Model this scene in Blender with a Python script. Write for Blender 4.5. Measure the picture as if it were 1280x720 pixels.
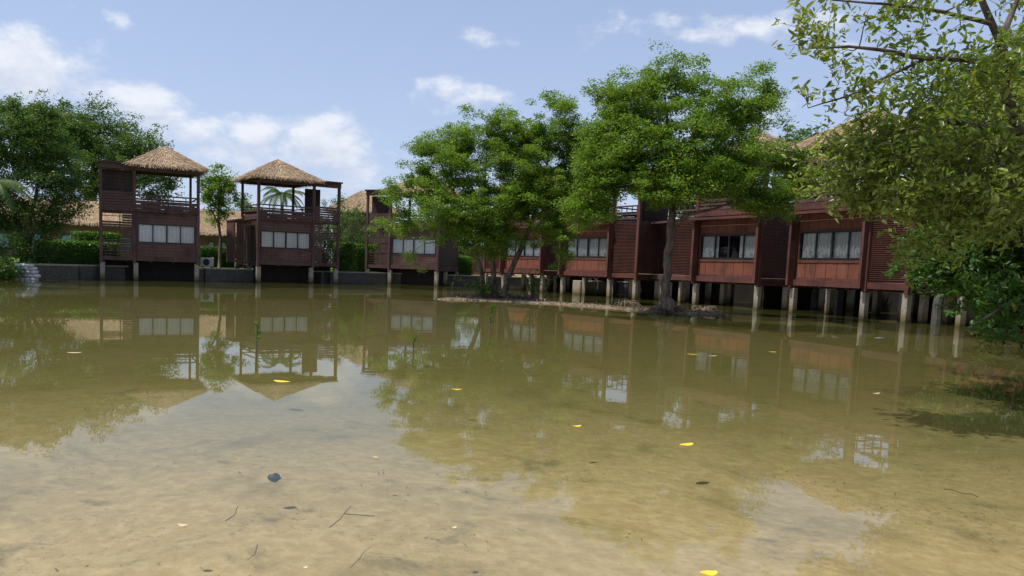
import bpy, math, random
import numpy as np
from mathutils import Vector, Matrix
R = math.radians
rnd = random.Random(7); rng = np.random.default_rng(7)
scene = bpy.context.scene
for o in list(bpy.data.objects): bpy.data.objects.remove(o)
C = scene.collection

# ------------------------------------------------------------------ camera
F, PX, PY, W0, H0 = 960.0, 540.0, 423.0, 1280.0, 720.0
TP, ROLL, CH = 0.095, 0.034, 1.43
p = math.atan(TP)
fwd = Vector((0, math.cos(p), -math.sin(p))); up0 = Vector((0, math.sin(p), math.cos(p))); rt0 = Vector((1, 0, 0))
crt = rt0*math.cos(ROLL) + up0*math.sin(ROLL); cup = up0*math.cos(ROLL) - rt0*math.sin(ROLL)
cd = bpy.data.cameras.new('camera'); cam = bpy.data.objects.new('camera', cd); C.objects.link(cam)
cd.sensor_width = 36; cd.lens = 36*F/W0; cd.clip_end = 5000; cd.clip_start = 0.05
cd.shift_x = (W0/2-PX)/W0; cd.shift_y = (PY-H0/2)/W0
M = Matrix((crt, cup, -fwd)).transposed().to_4x4(); M.translation = (0, 0, CH); cam.matrix_world = M
scene.camera = cam
def ray(px, py):
    d = fwd + crt*((px-PX)/F) - cup*((py-PY)/F); return d
def at(px, py, Y):                       # point of the pixel's ray at distance Y ahead
    d = ray(px, py); return Vector((0, 0, CH)) + d*(Y/d.y)
def gr(px, py, z=0.0):                   # point of the pixel's ray at height z
    d = ray(px, py); return Vector((0, 0, CH)) + d*((z-CH)/d.z)
def slope(px):                           # X/Y of the vertical plane through px near the horizon
    d = ray(px, 332+0.034*(px-540)); return d.x/d.y

# ------------------------------------------------------------------ world, sun, exposure
SUN_AZ, SUN_EL = math.atan2(-0.80, -0.14), R(63)
sdir = Vector((math.sin(SUN_AZ)*math.cos(SUN_EL), math.cos(SUN_AZ)*math.cos(SUN_EL), math.sin(SUN_EL)))
wd = bpy.data.worlds.new('World'); scene.world = wd; wd.use_nodes = True
wn = wd.node_tree.nodes; wl = wd.node_tree.links; wn.clear()
def wnode(t, **k):
    n = wn.new(t)
    for a, b in k.items(): setattr(n, a, b)
    return n
def wmath(op, a, b=None, c=None, clamp=False):
    n = wn.new('ShaderNodeMath'); n.operation = op; n.use_clamp = clamp
    for i, v in enumerate((a, b, c)):
        if v is None: continue
        if isinstance(v, (int, float)): n.inputs[i].default_value = v
        else: wl.new(v, n.inputs[i])
    return n.outputs[0]
sky = wnode('ShaderNodeTexSky', sky_type='NISHITA'); sky.sun_disc = False
sky.sun_elevation = SUN_EL; sky.sun_rotation = SUN_AZ; sky.air_density = 1.0; sky.dust_density = 1.6; sky.ozone_density = 2.2
tc = wnode('ShaderNodeTexCoord'); sx = wnode('ShaderNodeSeparateXYZ'); wl.new(tc.outputs['Generated'], sx.inputs[0])
az = wmath('ARCTAN2', sx.outputs[0], sx.outputs[1]); el = wmath('ARCSINE', sx.outputs[2])
BL = [  # px, py, half width, half height, strength
 (15,88,78,44,1.1),(60,112,60,25,.7),(165,122,62,20,.95),(215,140,55,11,.7),(250,166,60,22,.9),(318,164,38,19,1.15),
 (395,182,58,30,1.1),(345,160,80,18,.75),(300,190,90,26,.85),(290,200,120,20,.75),(160,180,90,26,.6),(430,225,60,25,.7),(572,118,54,17,.95),(568,50,40,16,.62),
 (148,24,20,9,.75),(890,34,170,15,.68),(985,145,120,30,.55),(482,188,22,9,.42),(1090,40,100,30,.35)]
def dens(el_):
    cv = wnode('ShaderNodeCombineXYZ'); wl.new(az, cv.inputs[0]); wl.new(wmath('MULTIPLY', el_, 1.7), cv.inputs[1])
    nz = wnode('ShaderNodeTexNoise'); nz.inputs['Scale'].default_value = 12; nz.inputs['Detail'].default_value = 9; nz.inputs['Roughness'].default_value = .6
    wl.new(cv.outputs[0], nz.inputs['Vector'])
    tot = None
    for (bx, by, bw, bh, s) in BL:
        d = ray(bx, by).normalized(); a0 = math.atan2(d.x, d.y); e0 = math.asin(d.z)
        u = wmath('MULTIPLY', wmath('SUBTRACT', az, a0), F/bw); v = wmath('MULTIPLY', wmath('SUBTRACT', el_, e0), F/bh)
        g = wmath('MULTIPLY', wmath('EXPONENT', wmath('MULTIPLY', wmath('ADD', wmath('MULTIPLY', u, u), wmath('MULTIPLY', v, v)), -.55)), s)
        tot = g if tot is None else wmath('MAXIMUM', tot, g)
    nb = wnode('ShaderNodeTexNoise'); nb.inputs['Scale'].default_value = 2.2; nb.inputs['Detail'].default_value = 2; wl.new(tc.outputs['Generated'], nb.inputs['Vector'])
    back = wmath('MULTIPLY', wmath('LESS_THAN', sx.outputs[1], .3), wmath('MULTIPLY', nb.outputs['Fac'], .9))
    tot = wmath('MAXIMUM', tot, back)
    x = wmath('ADD', tot, wmath('MULTIPLY', wmath('SUBTRACT', nz.outputs['Fac'], .5), 2.5))
    mr = wnode('ShaderNodeMapRange', interpolation_type='SMOOTHSTEP'); wl.new(x, mr.inputs['Value'])
    mr.inputs['From Min'].default_value = .38; mr.inputs['From Max'].default_value = 1.05
    return mr.outputs['Result'], x
d0, x0 = dens(el); d1, x1 = dens(wmath('ADD', el, .018))
# light from above: a point with less cloud over it is brighter
lit = wmath('ADD', .5, wmath('MULTIPLY', wmath('SUBTRACT', x0, x1), 1.1), clamp=True)
cc = wnode('ShaderNodeMix', data_type='RGBA'); wl.new(lit, cc.inputs[0]); cc.inputs['A'].default_value = (4.5, 4.9, 5.9, 1); cc.inputs['B'].default_value = (6.3, 6.5, 7.0, 1)
# pale tropical haze over the blue, stronger low down
hz = wmath('ADD', .30, wmath('MULTIPLY', wmath('EXPONENT', wmath('MULTIPLY', wmath('MAXIMUM', el, 0.0), -5.0)), .38))
hm = wnode('ShaderNodeMix', data_type='RGBA'); wl.new(hz, hm.inputs[0]); wl.new(sky.outputs[0], hm.inputs['A']); hm.inputs['B'].default_value = (4.5, 5.2, 7.3, 1)
fm = wnode('ShaderNodeMix', data_type='RGBA'); wl.new(wmath('MULTIPLY', d0, .9), fm.inputs[0]); wl.new(hm.outputs['Result'], fm.inputs['A']); wl.new(cc.outputs['Result'], fm.inputs['B'])
bg = wnode('ShaderNodeBackground'); bg.inputs[1].default_value = .10; wl.new(fm.outputs['Result'], bg.inputs[0])
wo = wnode('ShaderNodeOutputWorld'); wl.new(bg.outputs[0], wo.inputs[0])
sl = bpy.data.lights.new('sun', 'SUN'); sl.energy = 3.6; sl.angle = R(.5); sl.color = (1, .95, .86)
so = bpy.data.objects.new('sun', sl); C.objects.link(so); so.rotation_euler = (-sdir).to_track_quat('-Z', 'Y').to_euler()
scene.view_settings.view_transform = 'Standard'; scene.view_settings.look = 'None'; scene.view_settings.gamma = 1; scene.view_settings.use_curve_mapping = False
scene.view_settings.exposure = 0.5
scene.render.engine = 'CYCLES'; scene.cycles.max_bounces = 8; scene.cycles.transparent_max_bounces = 16

# ------------------------------------------------------------------ materials
class Mat:
    def __init__(s, name):
        s.m = bpy.data.materials.new(name); s.m.use_nodes = True; s.t = s.m.node_tree; s.n = s.t.nodes; s.l = s.t.links
        s.b = s.n['Principled BSDF']; s.out = s.n['Material Output']; s.tc = None
    def node(s, t, **k):
        n = s.n.new(t)
        for a, b in k.items(): setattr(n, a, b)
        return n
    def set(s, sock, v):
        if hasattr(v, 'is_output'): s.l.new(v, sock)
        else: sock.default_value = v
    def coord(s, which='Object'):
        if s.tc is None: s.tc = s.node('ShaderNodeTexCoord')
        return s.tc.outputs[which]
    def noise(s, scale, detail=4, rough=.55, vec=None, stretch=None, dist=0):
        v = vec or s.coord()
        if stretch:
            m = s.node('ShaderNodeMapping'); m.inputs['Scale'].default_value = stretch; s.l.new(v, m.inputs[0]); v = m.outputs[0]
        n = s.node('ShaderNodeTexNoise'); n.inputs['Scale'].default_value = scale; n.inputs['Detail'].default_value = detail; n.inputs['Roughness'].default_value = rough
        n.inputs['Distortion'].default_value = dist; s.l.new(v, n.inputs['Vector']); return n.outputs['Fac']
    def math(s, op, a, b=None, clamp=False):
        n = s.node('ShaderNodeMath', operation=op, use_clamp=clamp); s.set(n.inputs[0], a)
        if b is not None: s.set(n.inputs[1], b)
        return n.outputs[0]
    def ramp(s, v, a, b, smooth=True):
        n = s.node('ShaderNodeMapRange', interpolation_type='SMOOTHSTEP' if smooth else 'LINEAR'); s.set(n.inputs['Value'], v)
        n.inputs['From Min'].default_value = a; n.inputs['From Max'].default_value = b; return n.outputs['Result']
    def mix(s, f, a, b, mode='MIX'):
        n = s.node('ShaderNodeMix', data_type='RGBA', blend_type=mode); s.set(n.inputs[0], f)
        s.set(n.inputs['A'], a if hasattr(a, 'is_output') else (*a, 1)); s.set(n.inputs['B'], b if hasattr(b, 'is_output') else (*b, 1)); return n.outputs['Result']
    def bump(s, h, strength=.5, dist=.02):
        n = s.node('ShaderNodeBump'); n.inputs['Strength'].default_value = strength; n.inputs['Distance'].default_value = dist; s.l.new(h, n.inputs['Height']); return n.outputs[0]
    def done(s, col, rough=.8, normal=None, spec=.3):
        s.set(s.b.inputs['Base Color'], col if hasattr(col, 'is_output') else (*col, 1)); s.set(s.b.inputs['Roughness'], rough)
        s.b.inputs['Specular IOR Level'].default_value = spec
        if normal is not None: s.l.new(normal, s.b.inputs['Normal'])
        return s.m
def wood(name, c1, c2, boards=0, axis=2, rough=.75):
    k = Mat(name)
    st = (3, 3, 30) if axis == 2 else (30, 30, 3)
    oi = k.node('ShaderNodeObjectInfo'); va = k.node('ShaderNodeVectorMath', operation='ADD'); k.l.new(k.coord(), va.inputs[0]); cb = k.node('ShaderNodeCombineXYZ')
    for i_, f_ in enumerate((41.0, 17.3, 7.7)): k.l.new(k.math('MULTIPLY', oi.outputs['Random'], f_), cb.inputs[i_])
    k.l.new(cb.outputs[0], va.inputs[1]); VV = va.outputs[0]
    n = k.noise(1.0, 5, .6, vec=VV, stretch=st); n2 = k.noise(.9, 4, vec=VV)
    col = k.mix(n, c1, c2); col = k.mix(k.ramp(n2, .45, .7), col, tuple(v*.62 for v in c1))
    stk = k.noise(1.0, 5, .65, vec=VV, stretch=(9, 9, .55)); col = k.mix(k.math('MULTIPLY', k.ramp(stk, .5, .75), .5), col, tuple(.5*v+.075 for v in c2)); col = k.mix(k.math('MULTIPLY', k.ramp(k.noise(2.3, 5, .7, vec=VV), .55, .7), .45), col, tuple(v*.45 for v in c1))
    col = k.mix(k.math('MULTIPLY', oi.outputs['Random'], .22), col, tuple(.6*v+.05 for v in c2))
    nm = None
    if boards:
        sp = k.node('ShaderNodeSeparateXYZ'); k.l.new(k.coord(), sp.inputs[0])
        v = sp.outputs[axis] if axis == 2 else sp.outputs[0]
        fr = k.math('FRACT', k.math('DIVIDE', v, boards))
        g = k.ramp(fr, 0.0, .12)
        col = k.mix(g, tuple(x*.3 for x in c1), col)
        nm = k.bump(g, .6, .015)
    else: nm = k.bump(n, .3, .01)
    return k.done(col, rough, nm)
MT = {}
MT['dark_wood'] = wood('dark_stained_wood', (.058, .028, .024), (.105, .055, .046))
MT['wall_dark'] = wood('dark_wall_boards', (.085, .042, .036), (.125, .066, .056), boards=.19)
MT['red_wood'] = wood('red_stained_wood', (.072, .022, .017), (.12, .037, .026))
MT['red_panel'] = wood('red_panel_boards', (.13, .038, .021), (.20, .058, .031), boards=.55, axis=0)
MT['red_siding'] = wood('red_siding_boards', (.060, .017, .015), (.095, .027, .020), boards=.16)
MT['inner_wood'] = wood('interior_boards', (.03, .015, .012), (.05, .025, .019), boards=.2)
k = Mat('weathered_concrete'); n = k.noise(3, 6, .65); n2 = k.noise(14, 4)
sp = k.node('ShaderNodeSeparateXYZ'); g = k.node('ShaderNodeNewGeometry'); k.l.new(g.outputs['Position'], sp.inputs[0])
wet = k.ramp(k.math('ADD', sp.outputs[2], k.math('MULTIPLY', n, .45)), .30, .75)
col = k.mix(n, (.17, .14, .105), (.34, .31, .265)); col = k.mix(k.ramp(n2, .5, .75), col, (.13, .11, .08)); col = k.mix(wet, (.135, .10, .055), col); col = k.mix(k.ramp(k.math('ADD', sp.outputs[2], k.math('MULTIPLY', n2, .2)), .12, .24), (.05, .055, .025), col)
MT['concrete'] = k.done(col, .85, k.bump(n2, .4, .01))
k = Mat('retaining_wall_concrete'); n = k.noise(1.3, 6, .65); n2 = k.noise(9, 5)
sp = k.node('ShaderNodeSeparateXYZ'); g = k.node('ShaderNodeNewGeometry'); k.l.new(g.outputs['Position'], sp.inputs[0])
br = k.node('ShaderNodeTexBrick'); mp = k.node('ShaderNodeMapping'); cx = k.node('ShaderNodeCombineXYZ'); k.l.new(k.math('ADD', sp.outputs[0], sp.outputs[1]), cx.inputs[0]); k.l.new(sp.outputs[2], cx.inputs[1])
k.l.new(cx.outputs[0], br.inputs['Vector']); br.inputs['Scale'].default_value = 1.0; br.inputs['Brick Width'].default_value = .8; br.inputs['Row Height'].default_value = .2; br.inputs['Mortar Size'].default_value = .012
br.inputs['Color1'].default_value = (.085, .082, .074, 1); br.inputs['Color2'].default_value = (.055, .054, .048, 1); br.inputs['Mortar'].default_value = (.06, .055, .05, 1)
col = k.mix(k.ramp(n, .4, .7), br.outputs['Color'], (.05, .05, .038)); col = k.mix(k.ramp(n2, .45, .75), col, (.10, .095, .085))
MT['retaining'] = k.done(col, .9, k.bump(n2, .5, .02))
k = Mat('dark_metal_frame'); MT['frame'] = k.done((.012, .013, .014), .45, spec=.4)
k = Mat('painted_underfloor_shade'); MT['underfloor_shade'] = k.done(k.mix(k.noise(3, 4), (.012, .011, .010), (.03, .027, .023)), .9, spec=.1)  # near-black colour standing in for the shade below the floors
k = Mat('white_curtain_cloth'); sp = k.node('ShaderNodeSeparateXYZ'); k.l.new(k.coord(), sp.inputs[0])
w = k.noise(7, 3, .5, stretch=(6, 1, .25)); MT['curtain'] = k.done(k.mix(w, (.68, .69, .71), (.88, .88, .88)), .9)
k = Mat('zigzag_curtain_cloth'); sp = k.node('ShaderNodeSeparateXYZ'); k.l.new(k.coord(), sp.inputs[0]); w = k.noise(7, 3, .5, stretch=(6, 1, .25))
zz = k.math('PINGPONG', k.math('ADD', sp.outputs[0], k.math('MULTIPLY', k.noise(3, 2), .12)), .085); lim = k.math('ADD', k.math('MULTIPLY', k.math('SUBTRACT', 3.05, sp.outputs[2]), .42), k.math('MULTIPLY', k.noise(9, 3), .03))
band = k.math('GREATER_THAN', k.math('SUBTRACT', lim, .13), zz); band = k.math('MULTIPLY', band, k.ramp(k.noise(5, 3), .35, .5))  # whiter below a zigzag edge, greyer above, broken up by noise
MT['zigzag'] = k.done(k.mix(band, k.mix(w, (.42, .43, .45), (.70, .71, .72)), (.93, .93, .93)), .9)
k = Mat('window_glass'); gl = k.node('ShaderNodeBsdfGlossy'); gl.inputs['Roughness'].default_value = .02; tr = k.node('ShaderNodeBsdfTransparent'); tr.inputs[0].default_value = (.95, .96, .96, 1)
fr = k.node('ShaderNodeFresnel'); fr.inputs[0].default_value = 1.5; mx = k.node('ShaderNodeMixShader'); k.l.new(fr.outputs[0], mx.inputs[0]); k.l.new(tr.outputs[0], mx.inputs[1]); k.l.new(gl.outputs[0], mx.inputs[2]); k.l.new(mx.outputs[0], k.out.inputs[0])
MT['glass'] = k.m
def island(k): return k.node('ShaderNodeNewGeometry').outputs['Random Per Island']
k = Mat('thatch_straw'); r = island(k); n = k.noise(1.4, 4)
col = k.mix(r, (.34, .25, .165), (.50, .38, .26)); col = k.mix(k.ramp(n, .4, .75), col, (.36, .25, .155)); MT['thatch'] = k.done(col, .9, spec=.1)
k = Mat('thatch_base'); MT['thatch_base'] = k.done(k.mix(k.noise(9, 5), (.16, .11, .065), (.30, .21, .125)), .95, spec=.1)
def leaf_mat(name, a, b, c=None, trans=.45, rough=.45):
    k = Mat(name); r = island(k); n = k.noise(.55, 3)
    col = k.mix(r, a, b)
    if c: col = k.mix(k.ramp(n, .42, .68), col, c)
    r2 = k.math('FRACT', k.math('MULTIPLY', r, 37.7)); col = k.mix(k.math('GREATER_THAN', r2, .965), col, (.20, .19, .03))
    k.set(k.b.inputs['Base Color'], col); k.b.inputs['Roughness'].default_value = rough; k.b.inputs['Specular IOR Level'].default_value = .35
    t = k.node('ShaderNodeBsdfTranslucent'); tcx = k.mix(1.0, col, (1.25, 1.3, .55), 'MULTIPLY'); k.l.new(tcx, t.inputs[0])
    mx = k.node('ShaderNodeMixShader'); mx.inputs[0].default_value = trans; k.l.new(k.b.outputs[0], mx.inputs[1]); k.l.new(t.outputs[0], mx.inputs[2]); k.l.new(mx.outputs[0], k.out.inputs[0])
    return k.m
MT['mangrove_leaf'] = leaf_mat('mangrove_leaf', (.085, .17, .020), (.22, .33, .045), (.145, .235, .033), .5)
MT['olive_leaf'] = leaf_mat('olive_leaf', (.10, .145, .028), (.31, .36, .10), (.15, .21, .042), .45, .25)
MT['dark_leaf'] = leaf_mat('dark_leaf', (.038, .092, .016), (.08, .15, .028), (.045, .11, .020), .4)
MT['garden_leaf'] = leaf_mat('garden_leaf', (.055, .115, .022), (.11, .18, .045), (.06, .12, .03), .45)
MT['hedge_leaf'] = leaf_mat('hedge_leaf', (.05, .13, .012), (.10, .20, .02), None, .35)
MT['palm_leaf'] = leaf_mat('palm_leaf', (.035, .075, .014), (.07, .12, .025), None, .3, .65)
MT['dead_leaf'] = leaf_mat('brown_leaf', (.06, .045, .03), (.19, .14, .09), None, .3)
k = Mat('bark'); n = k.noise(6, 6, .7, stretch=(1, 1, .35)); MT['bark'] = k.done(k.mix(k.ramp(n, .3, .7), (.03, .022, .017), (.17, .135, .11)), .9, k.bump(n, .8, .03), .15)
k = Mat('pale_bark'); n = k.noise(8, 6, .65, stretch=(1, 1, .3)); MT['pale_bark'] = k.done(k.mix(n, (.07, .05, .04), (.24, .18, .14)), .9, k.bump(n, .6, .02), .15)
k = Mat('sandbag_cloth'); n = k.noise(12, 4); MT['sack'] = k.done(k.mix(n, (.30, .30, .31), (.48, .48, .48)), .85, k.bump(n, .4, .02))
k = Mat('white_plastic'); MT['white'] = k.done(k.mix(k.noise(5, 3), (.55, .55, .53), (.68, .68, .66)), .5)
k = Mat('yellow_leaf'); MT['yellow'] = k.done(k.mix(k.noise(20, 3), (.62, .42, .02), (.80, .62, .06)), .5)
k = Mat('tan_leaf'); MT['tan'] = k.done(k.mix(k.noise(20, 3), (.42, .33, .18), (.62, .52, .35)), .6)
k = Mat('dark_stone'); n = k.noise(14, 4); MT['stone'] = k.done(k.mix(n, (.02, .022, .025), (.07, .07, .07)), .6, k.bump(n, .5, .01))
k = Mat('wet_twig'); MT['wet_twig'] = k.done((.13, .10, .065), .7)
k = Mat('plaster_brown'); MT['plaster'] = k.done(k.mix(k.noise(1.2, 5), (.17, .095, .065), (.24, .14, .10)), .85)
k = Mat('teal_window_glass'); MT['teal'] = k.done((.16, .30, .30), .15, spec=.5)

# ground: grass, soil and litter outside the pond, sandy silt under water
k = Mat('ground'); g = k.node('ShaderNodeNewGeometry'); sp = k.node('ShaderNodeSeparateXYZ'); k.l.new(g.outputs['Position'], sp.inputs[0])
P = g.outputs['Position']
n1 = k.noise(.35, 5, .6, vec=P); n2 = k.noise(1.6, 7, .68, vec=P, dist=.4); n3 = k.noise(9, 5, .6, vec=P); n4 = k.noise(38, 3, .6, vec=P)
sand = k.mix(n1, (.39, .30, .185), (.30, .245, .14))
sand = k.mix(k.ramp(n3, .35, .75), sand, (.46, .38, .25))
sand = k.mix(k.math('MULTIPLY', k.ramp(k.math('ADD', n2, k.math('MULTIPLY', n3, .25)), .66, .84), .75), sand, (.13, .115, .075))
sand = k.mix(k.math('MULTIPLY', k.ramp(n4, .62, .72), .35), sand, (.12, .09, .05))
spk = k.math('MULTIPLY', k.ramp(k.noise(17, 7, .78, vec=P), .55, .63), k.ramp(k.noise(.8, 4, .6, vec=P), .46, .62)); sand = k.mix(k.math('MULTIPLY', spk, .7), sand, (.095, .09, .07))
sand = k.mix(k.math('MULTIPLY', k.ramp(k.noise(1.9, 5, .7, vec=P, dist=1.2), .55, .66), .35), sand, (.52, .41, .25))
sand = k.mix(k.math('MULTIPLY', k.ramp(k.noise(.55, 6, .7, vec=P, dist=.8), .5, .68), .45), sand, (.11, .10, .05))
# silt gets olive and darker away from the near bank
far = k.ramp(k.math('ADD', sp.outputs[1], k.math('MULTIPLY', k.math('SUBTRACT', n1, .45), 5.0)), 3.0, 13.0); sand = k.mix(k.math('MULTIPLY', far, .72), sand, k.mix(n1, (.075, .092, .018), (.130, .112, .028)))
# red brown mud shoal before the island
litter = k.mix(k.ramp(n3, .3, .6), (.085, .062, .045), (.26, .205, .155)); litter = k.mix(k.ramp(n4, .45, .65), litter, (.07, .05, .035))
shore = k.ramp(sp.outputs[2], -.13, .015)
col = k.mix(shore, sand, litter)
grass = k.mix(k.noise(2.2, 6, .65, vec=P), (.045, .115, .016), (.11, .19, .03)); soil = k.mix(n3, (.32, .22, .13), (.48, .36, .24))
land = k.mix(k.ramp(n1, .56, .62), grass, soil)
east = k.ramp(sp.outputs[0], 1.0, 4.0); land = k.mix(east, land, k.mix(k.ramp(n2, .5, .6), soil, grass))
col = k.mix(k.ramp(sp.outputs[2], .55, .62), col, land)
MT['ground'] = k.done(col, .95, k.bump(n3, .5, .03), .1)

# water: Fresnel reflection over a murky, partly clear body
k = Mat('pond_water'); g = k.node('ShaderNodeNewGeometry')
rp = k.noise(1.0, 3, .5, vec=g.outputs['Position'], stretch=(1.1, 2.6, 1)); rp2 = k.noise(7, 3, .5, vec=g.outputs['Position'])
cdn = k.ramp(k.noise(.09, 3, .5, vec=g.outputs['Position']), .40, .62)
hh = k.math('ADD', k.math('MULTIPLY', k.math('MULTIPLY', rp, cdn), 1.0), k.math('MULTIPLY', rp2, .03))
bn = k.bump(hh, .055, .035)
gl = k.node('ShaderNodeBsdfGlossy'); gl.inputs['Roughness'].default_value = .012; k.l.new(bn, gl.inputs['Normal'])
tr = k.node('ShaderNodeBsdfTransparent'); tr.inputs[0].default_value = (.93, .93, .84, 1)
df = k.node('ShaderNodeBsdfDiffuse'); mk = k.noise(.12, 4, .55, vec=g.outputs['Position'])
k.l.new(k.mix(mk, (.068, .080, .020), (.108, .096, .027)), df.inputs[0])
lw = k.node('ShaderNodeLayerWeight'); lw.inputs[0].default_value = .5
mur = k.math('ADD', .06, k.math('MULTIPLY', k.ramp(lw.outputs['Facing'], .70, .98), .50))
m1 = k.node('ShaderNodeMixShader'); k.l.new(mur, m1.inputs[0]); k.l.new(tr.outputs[0], m1.inputs[1]); k.l.new(df.outputs[0], m1.inputs[2])
fr = k.node('ShaderNodeFresnel'); fr.inputs[0].default_value = 1.33; k.l.new(bn, fr.inputs['Normal'])
m2 = k.node('ShaderNodeMixShader'); k.l.new(fr.outputs[0], m2.inputs[0]); k.l.new(m1.outputs[0], m2.inputs[1]); k.l.new(gl.outputs[0], m2.inputs[2]); k.l.new(m2.outputs[0], k.out.inputs[0])
MT['water'] = k.m

# ------------------------------------------------------------------ helpers
def tag(o, label=None, cat=None, group=None, kind=None):
    if label: o['label'] = label
    if cat: o['category'] = cat
    if group: o['group'] = group
    if kind: o['kind'] = kind
    return o
def empty(name, loc, rz=0, label=None, cat=None, group=None):
    o = bpy.data.objects.new(name, None); C.objects.link(o); o.location = loc; o.rotation_euler = (0, 0, rz); o.empty_display_size = .3
    return tag(o, label, cat, group)
class MB:
    def __init__(s): s.v = []; s.f = []
    def box(s, x0, x1, y0, y1, z0, z1):
        b = len(s.v); s.v += [(x0,y0,z0),(x1,y0,z0),(x1,y1,z0),(x0,y1,z0),(x0,y0,z1),(x1,y0,z1),(x1,y1,z1),(x0,y1,z1)]
        s.f += [tuple(b+i for i in q) for q in ((0,3,2,1),(4,5,6,7),(0,1,5,4),(1,2,6,5),(2,3,7,6),(3,0,4,7))]; return s
    def bar(s, a, b, w, h=None, upv=(0, 0, 1)):
        a = Vector(a); b = Vector(b); d = (b-a).normalized(); h = h or w; u = Vector(upv)
        sd = d.cross(u)
        if sd.length < 1e-3: sd = d.cross(Vector((1, 0, 0)))
        sd.normalize(); u = sd.cross(d).normalized(); i = len(s.v)
        for q in (a, b):
            for (p_, r_) in ((-1,-1),(1,-1),(1,1),(-1,1)): s.v.append(tuple(q + sd*(p_*w/2) + u*(r_*h/2)))
        s.f += [tuple(i+j for j in q) for q in ((0,1,2,3),(7,6,5,4),(0,4,5,1),(1,5,6,2),(2,6,7,3),(3,7,4,0))]; return s
    def tube(s, pts, rad, n=6):
        pts = [Vector(q) for q in pts]; i0 = len(s.v); ref = Vector((.31, .17, .93)) if abs((pts[-1]-pts[0]).normalized().z) < .8 else Vector((.9, .2, .1))
        for i, q in enumerate(pts):
            d = (pts[min(i+1, len(pts)-1)] - pts[max(i-1, 0)]).normalized(); a = d.cross(ref).normalized(); b = d.cross(a)
            for j in range(n):
                t = 2*math.pi*j/n; s.v.append(tuple(q + (a*math.cos(t) + b*math.sin(t))*rad[i]))
        for i in range(len(pts)-1):
            for j in range(n):
                k1 = i0+i*n+j; k2 = i0+i*n+(j+1) % n; s.f.append((k1, k2, k2+n, k1+n))
        s.f.append(tuple(i0+j for j in range(n))); e = i0+(len(pts)-1)*n; s.f.append(tuple(e+j for j in reversed(range(n)))); return s
    def mesh(s, name, mat, smooth=False):
        me = bpy.data.meshes.new(name); me.from_pydata(s.v, [], s.f); me.materials.append(mat)
        if smooth: me.polygons.foreach_set('use_smooth', [True]*len(me.polygons))
        me.update(); return me
    def build(s, name, mat, parent=None, smooth=False, bevel=0):
        o = bpy.data.objects.new(name, s.mesh(name, mat, smooth)); C.objects.link(o)
        if parent is not None: o.parent = parent
        if bevel:
            b = o.modifiers.new('bevel', 'BEVEL'); b.width = bevel; b.segments = 1
        return o
def np_obj(name, V, Fq, mat, parent=None, n=4):
    me = bpy.data.meshes.new(name); nf = len(Fq)
    me.vertices.add(len(V)); me.vertices.foreach_set('co', V.astype(np.float32).ravel())
    me.loops.add(nf*n); me.loops.foreach_set('vertex_index', Fq.astype(np.int32).ravel())
    me.polygons.add(nf); me.polygons.foreach_set('loop_start', np.arange(0, nf*n, n, dtype=np.int32))
    me.materials.append(mat); me.update(calc_edges=True)
    o = bpy.data.objects.new(name, me); C.objects.link(o)
    if parent is not None: o.parent = parent
    return o
def unit(a): return a/np.maximum(np.linalg.norm(a, axis=1, keepdims=True), 1e-6)
def leaves(name, P, size, mat, parent=None, aspect=.45, upbias=.8, droop=0.0, detailed=False, out=None, var=.35):
    """leaf faces at P: rhombic leaf blades, folded when detailed"""
    N = len(P); d = rng.normal(size=(N, 3)); d[:, 2] = d[:, 2]*.5 - droop
    if out is not None: d = d*.55 + out
    d = unit(d); nrm = rng.normal(size=(N, 3))*.65; nrm[:, 2] += upbias; sd = unit(np.cross(d, nrm)); nn = np.cross(sd, d)
    L = (size*(1 + var*rng.normal(size=N)).clip(.5, 1.7))[:, None]; Wd = L*aspect
    if not detailed:
        V = np.stack([P - d*0, P + d*L*.45 + sd*Wd*.5, P + d*L, P + d*L*.45 - sd*Wd*.5], 1).reshape(-1, 3)
        Fq = np.arange(N*4).reshape(-1, 4)
    else:
        up = nn*Wd*.16; c = -nn*L*.10
        V = np.stack([P, P + d*L*.30 + sd*Wd*.46 + up, P + d*L*.72 + sd*Wd*.38 + up + c, P + d*L + c*1.8, P + d*L*.72 - sd*Wd*.38 + up + c, P + d*L*.30 - sd*Wd*.46 + up], 1).reshape(-1, 3)
        b = np.arange(N)[:, None]*6; Fq = np.concatenate([b + np.array([[0, 1, 2, 3]]), b + np.array([[0, 3, 4, 5]])], 0)
    return np_obj(name, V, Fq, mat, parent)
def ellip(c, r, n, lo=.35, gap=None):
    d = unit(rng.normal(size=(n, 3))); rr = (lo**3 + (1-lo**3)*rng.random(n))**(1/3)
    return np.array(c) + d*rr[:, None]*np.array(r)

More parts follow.
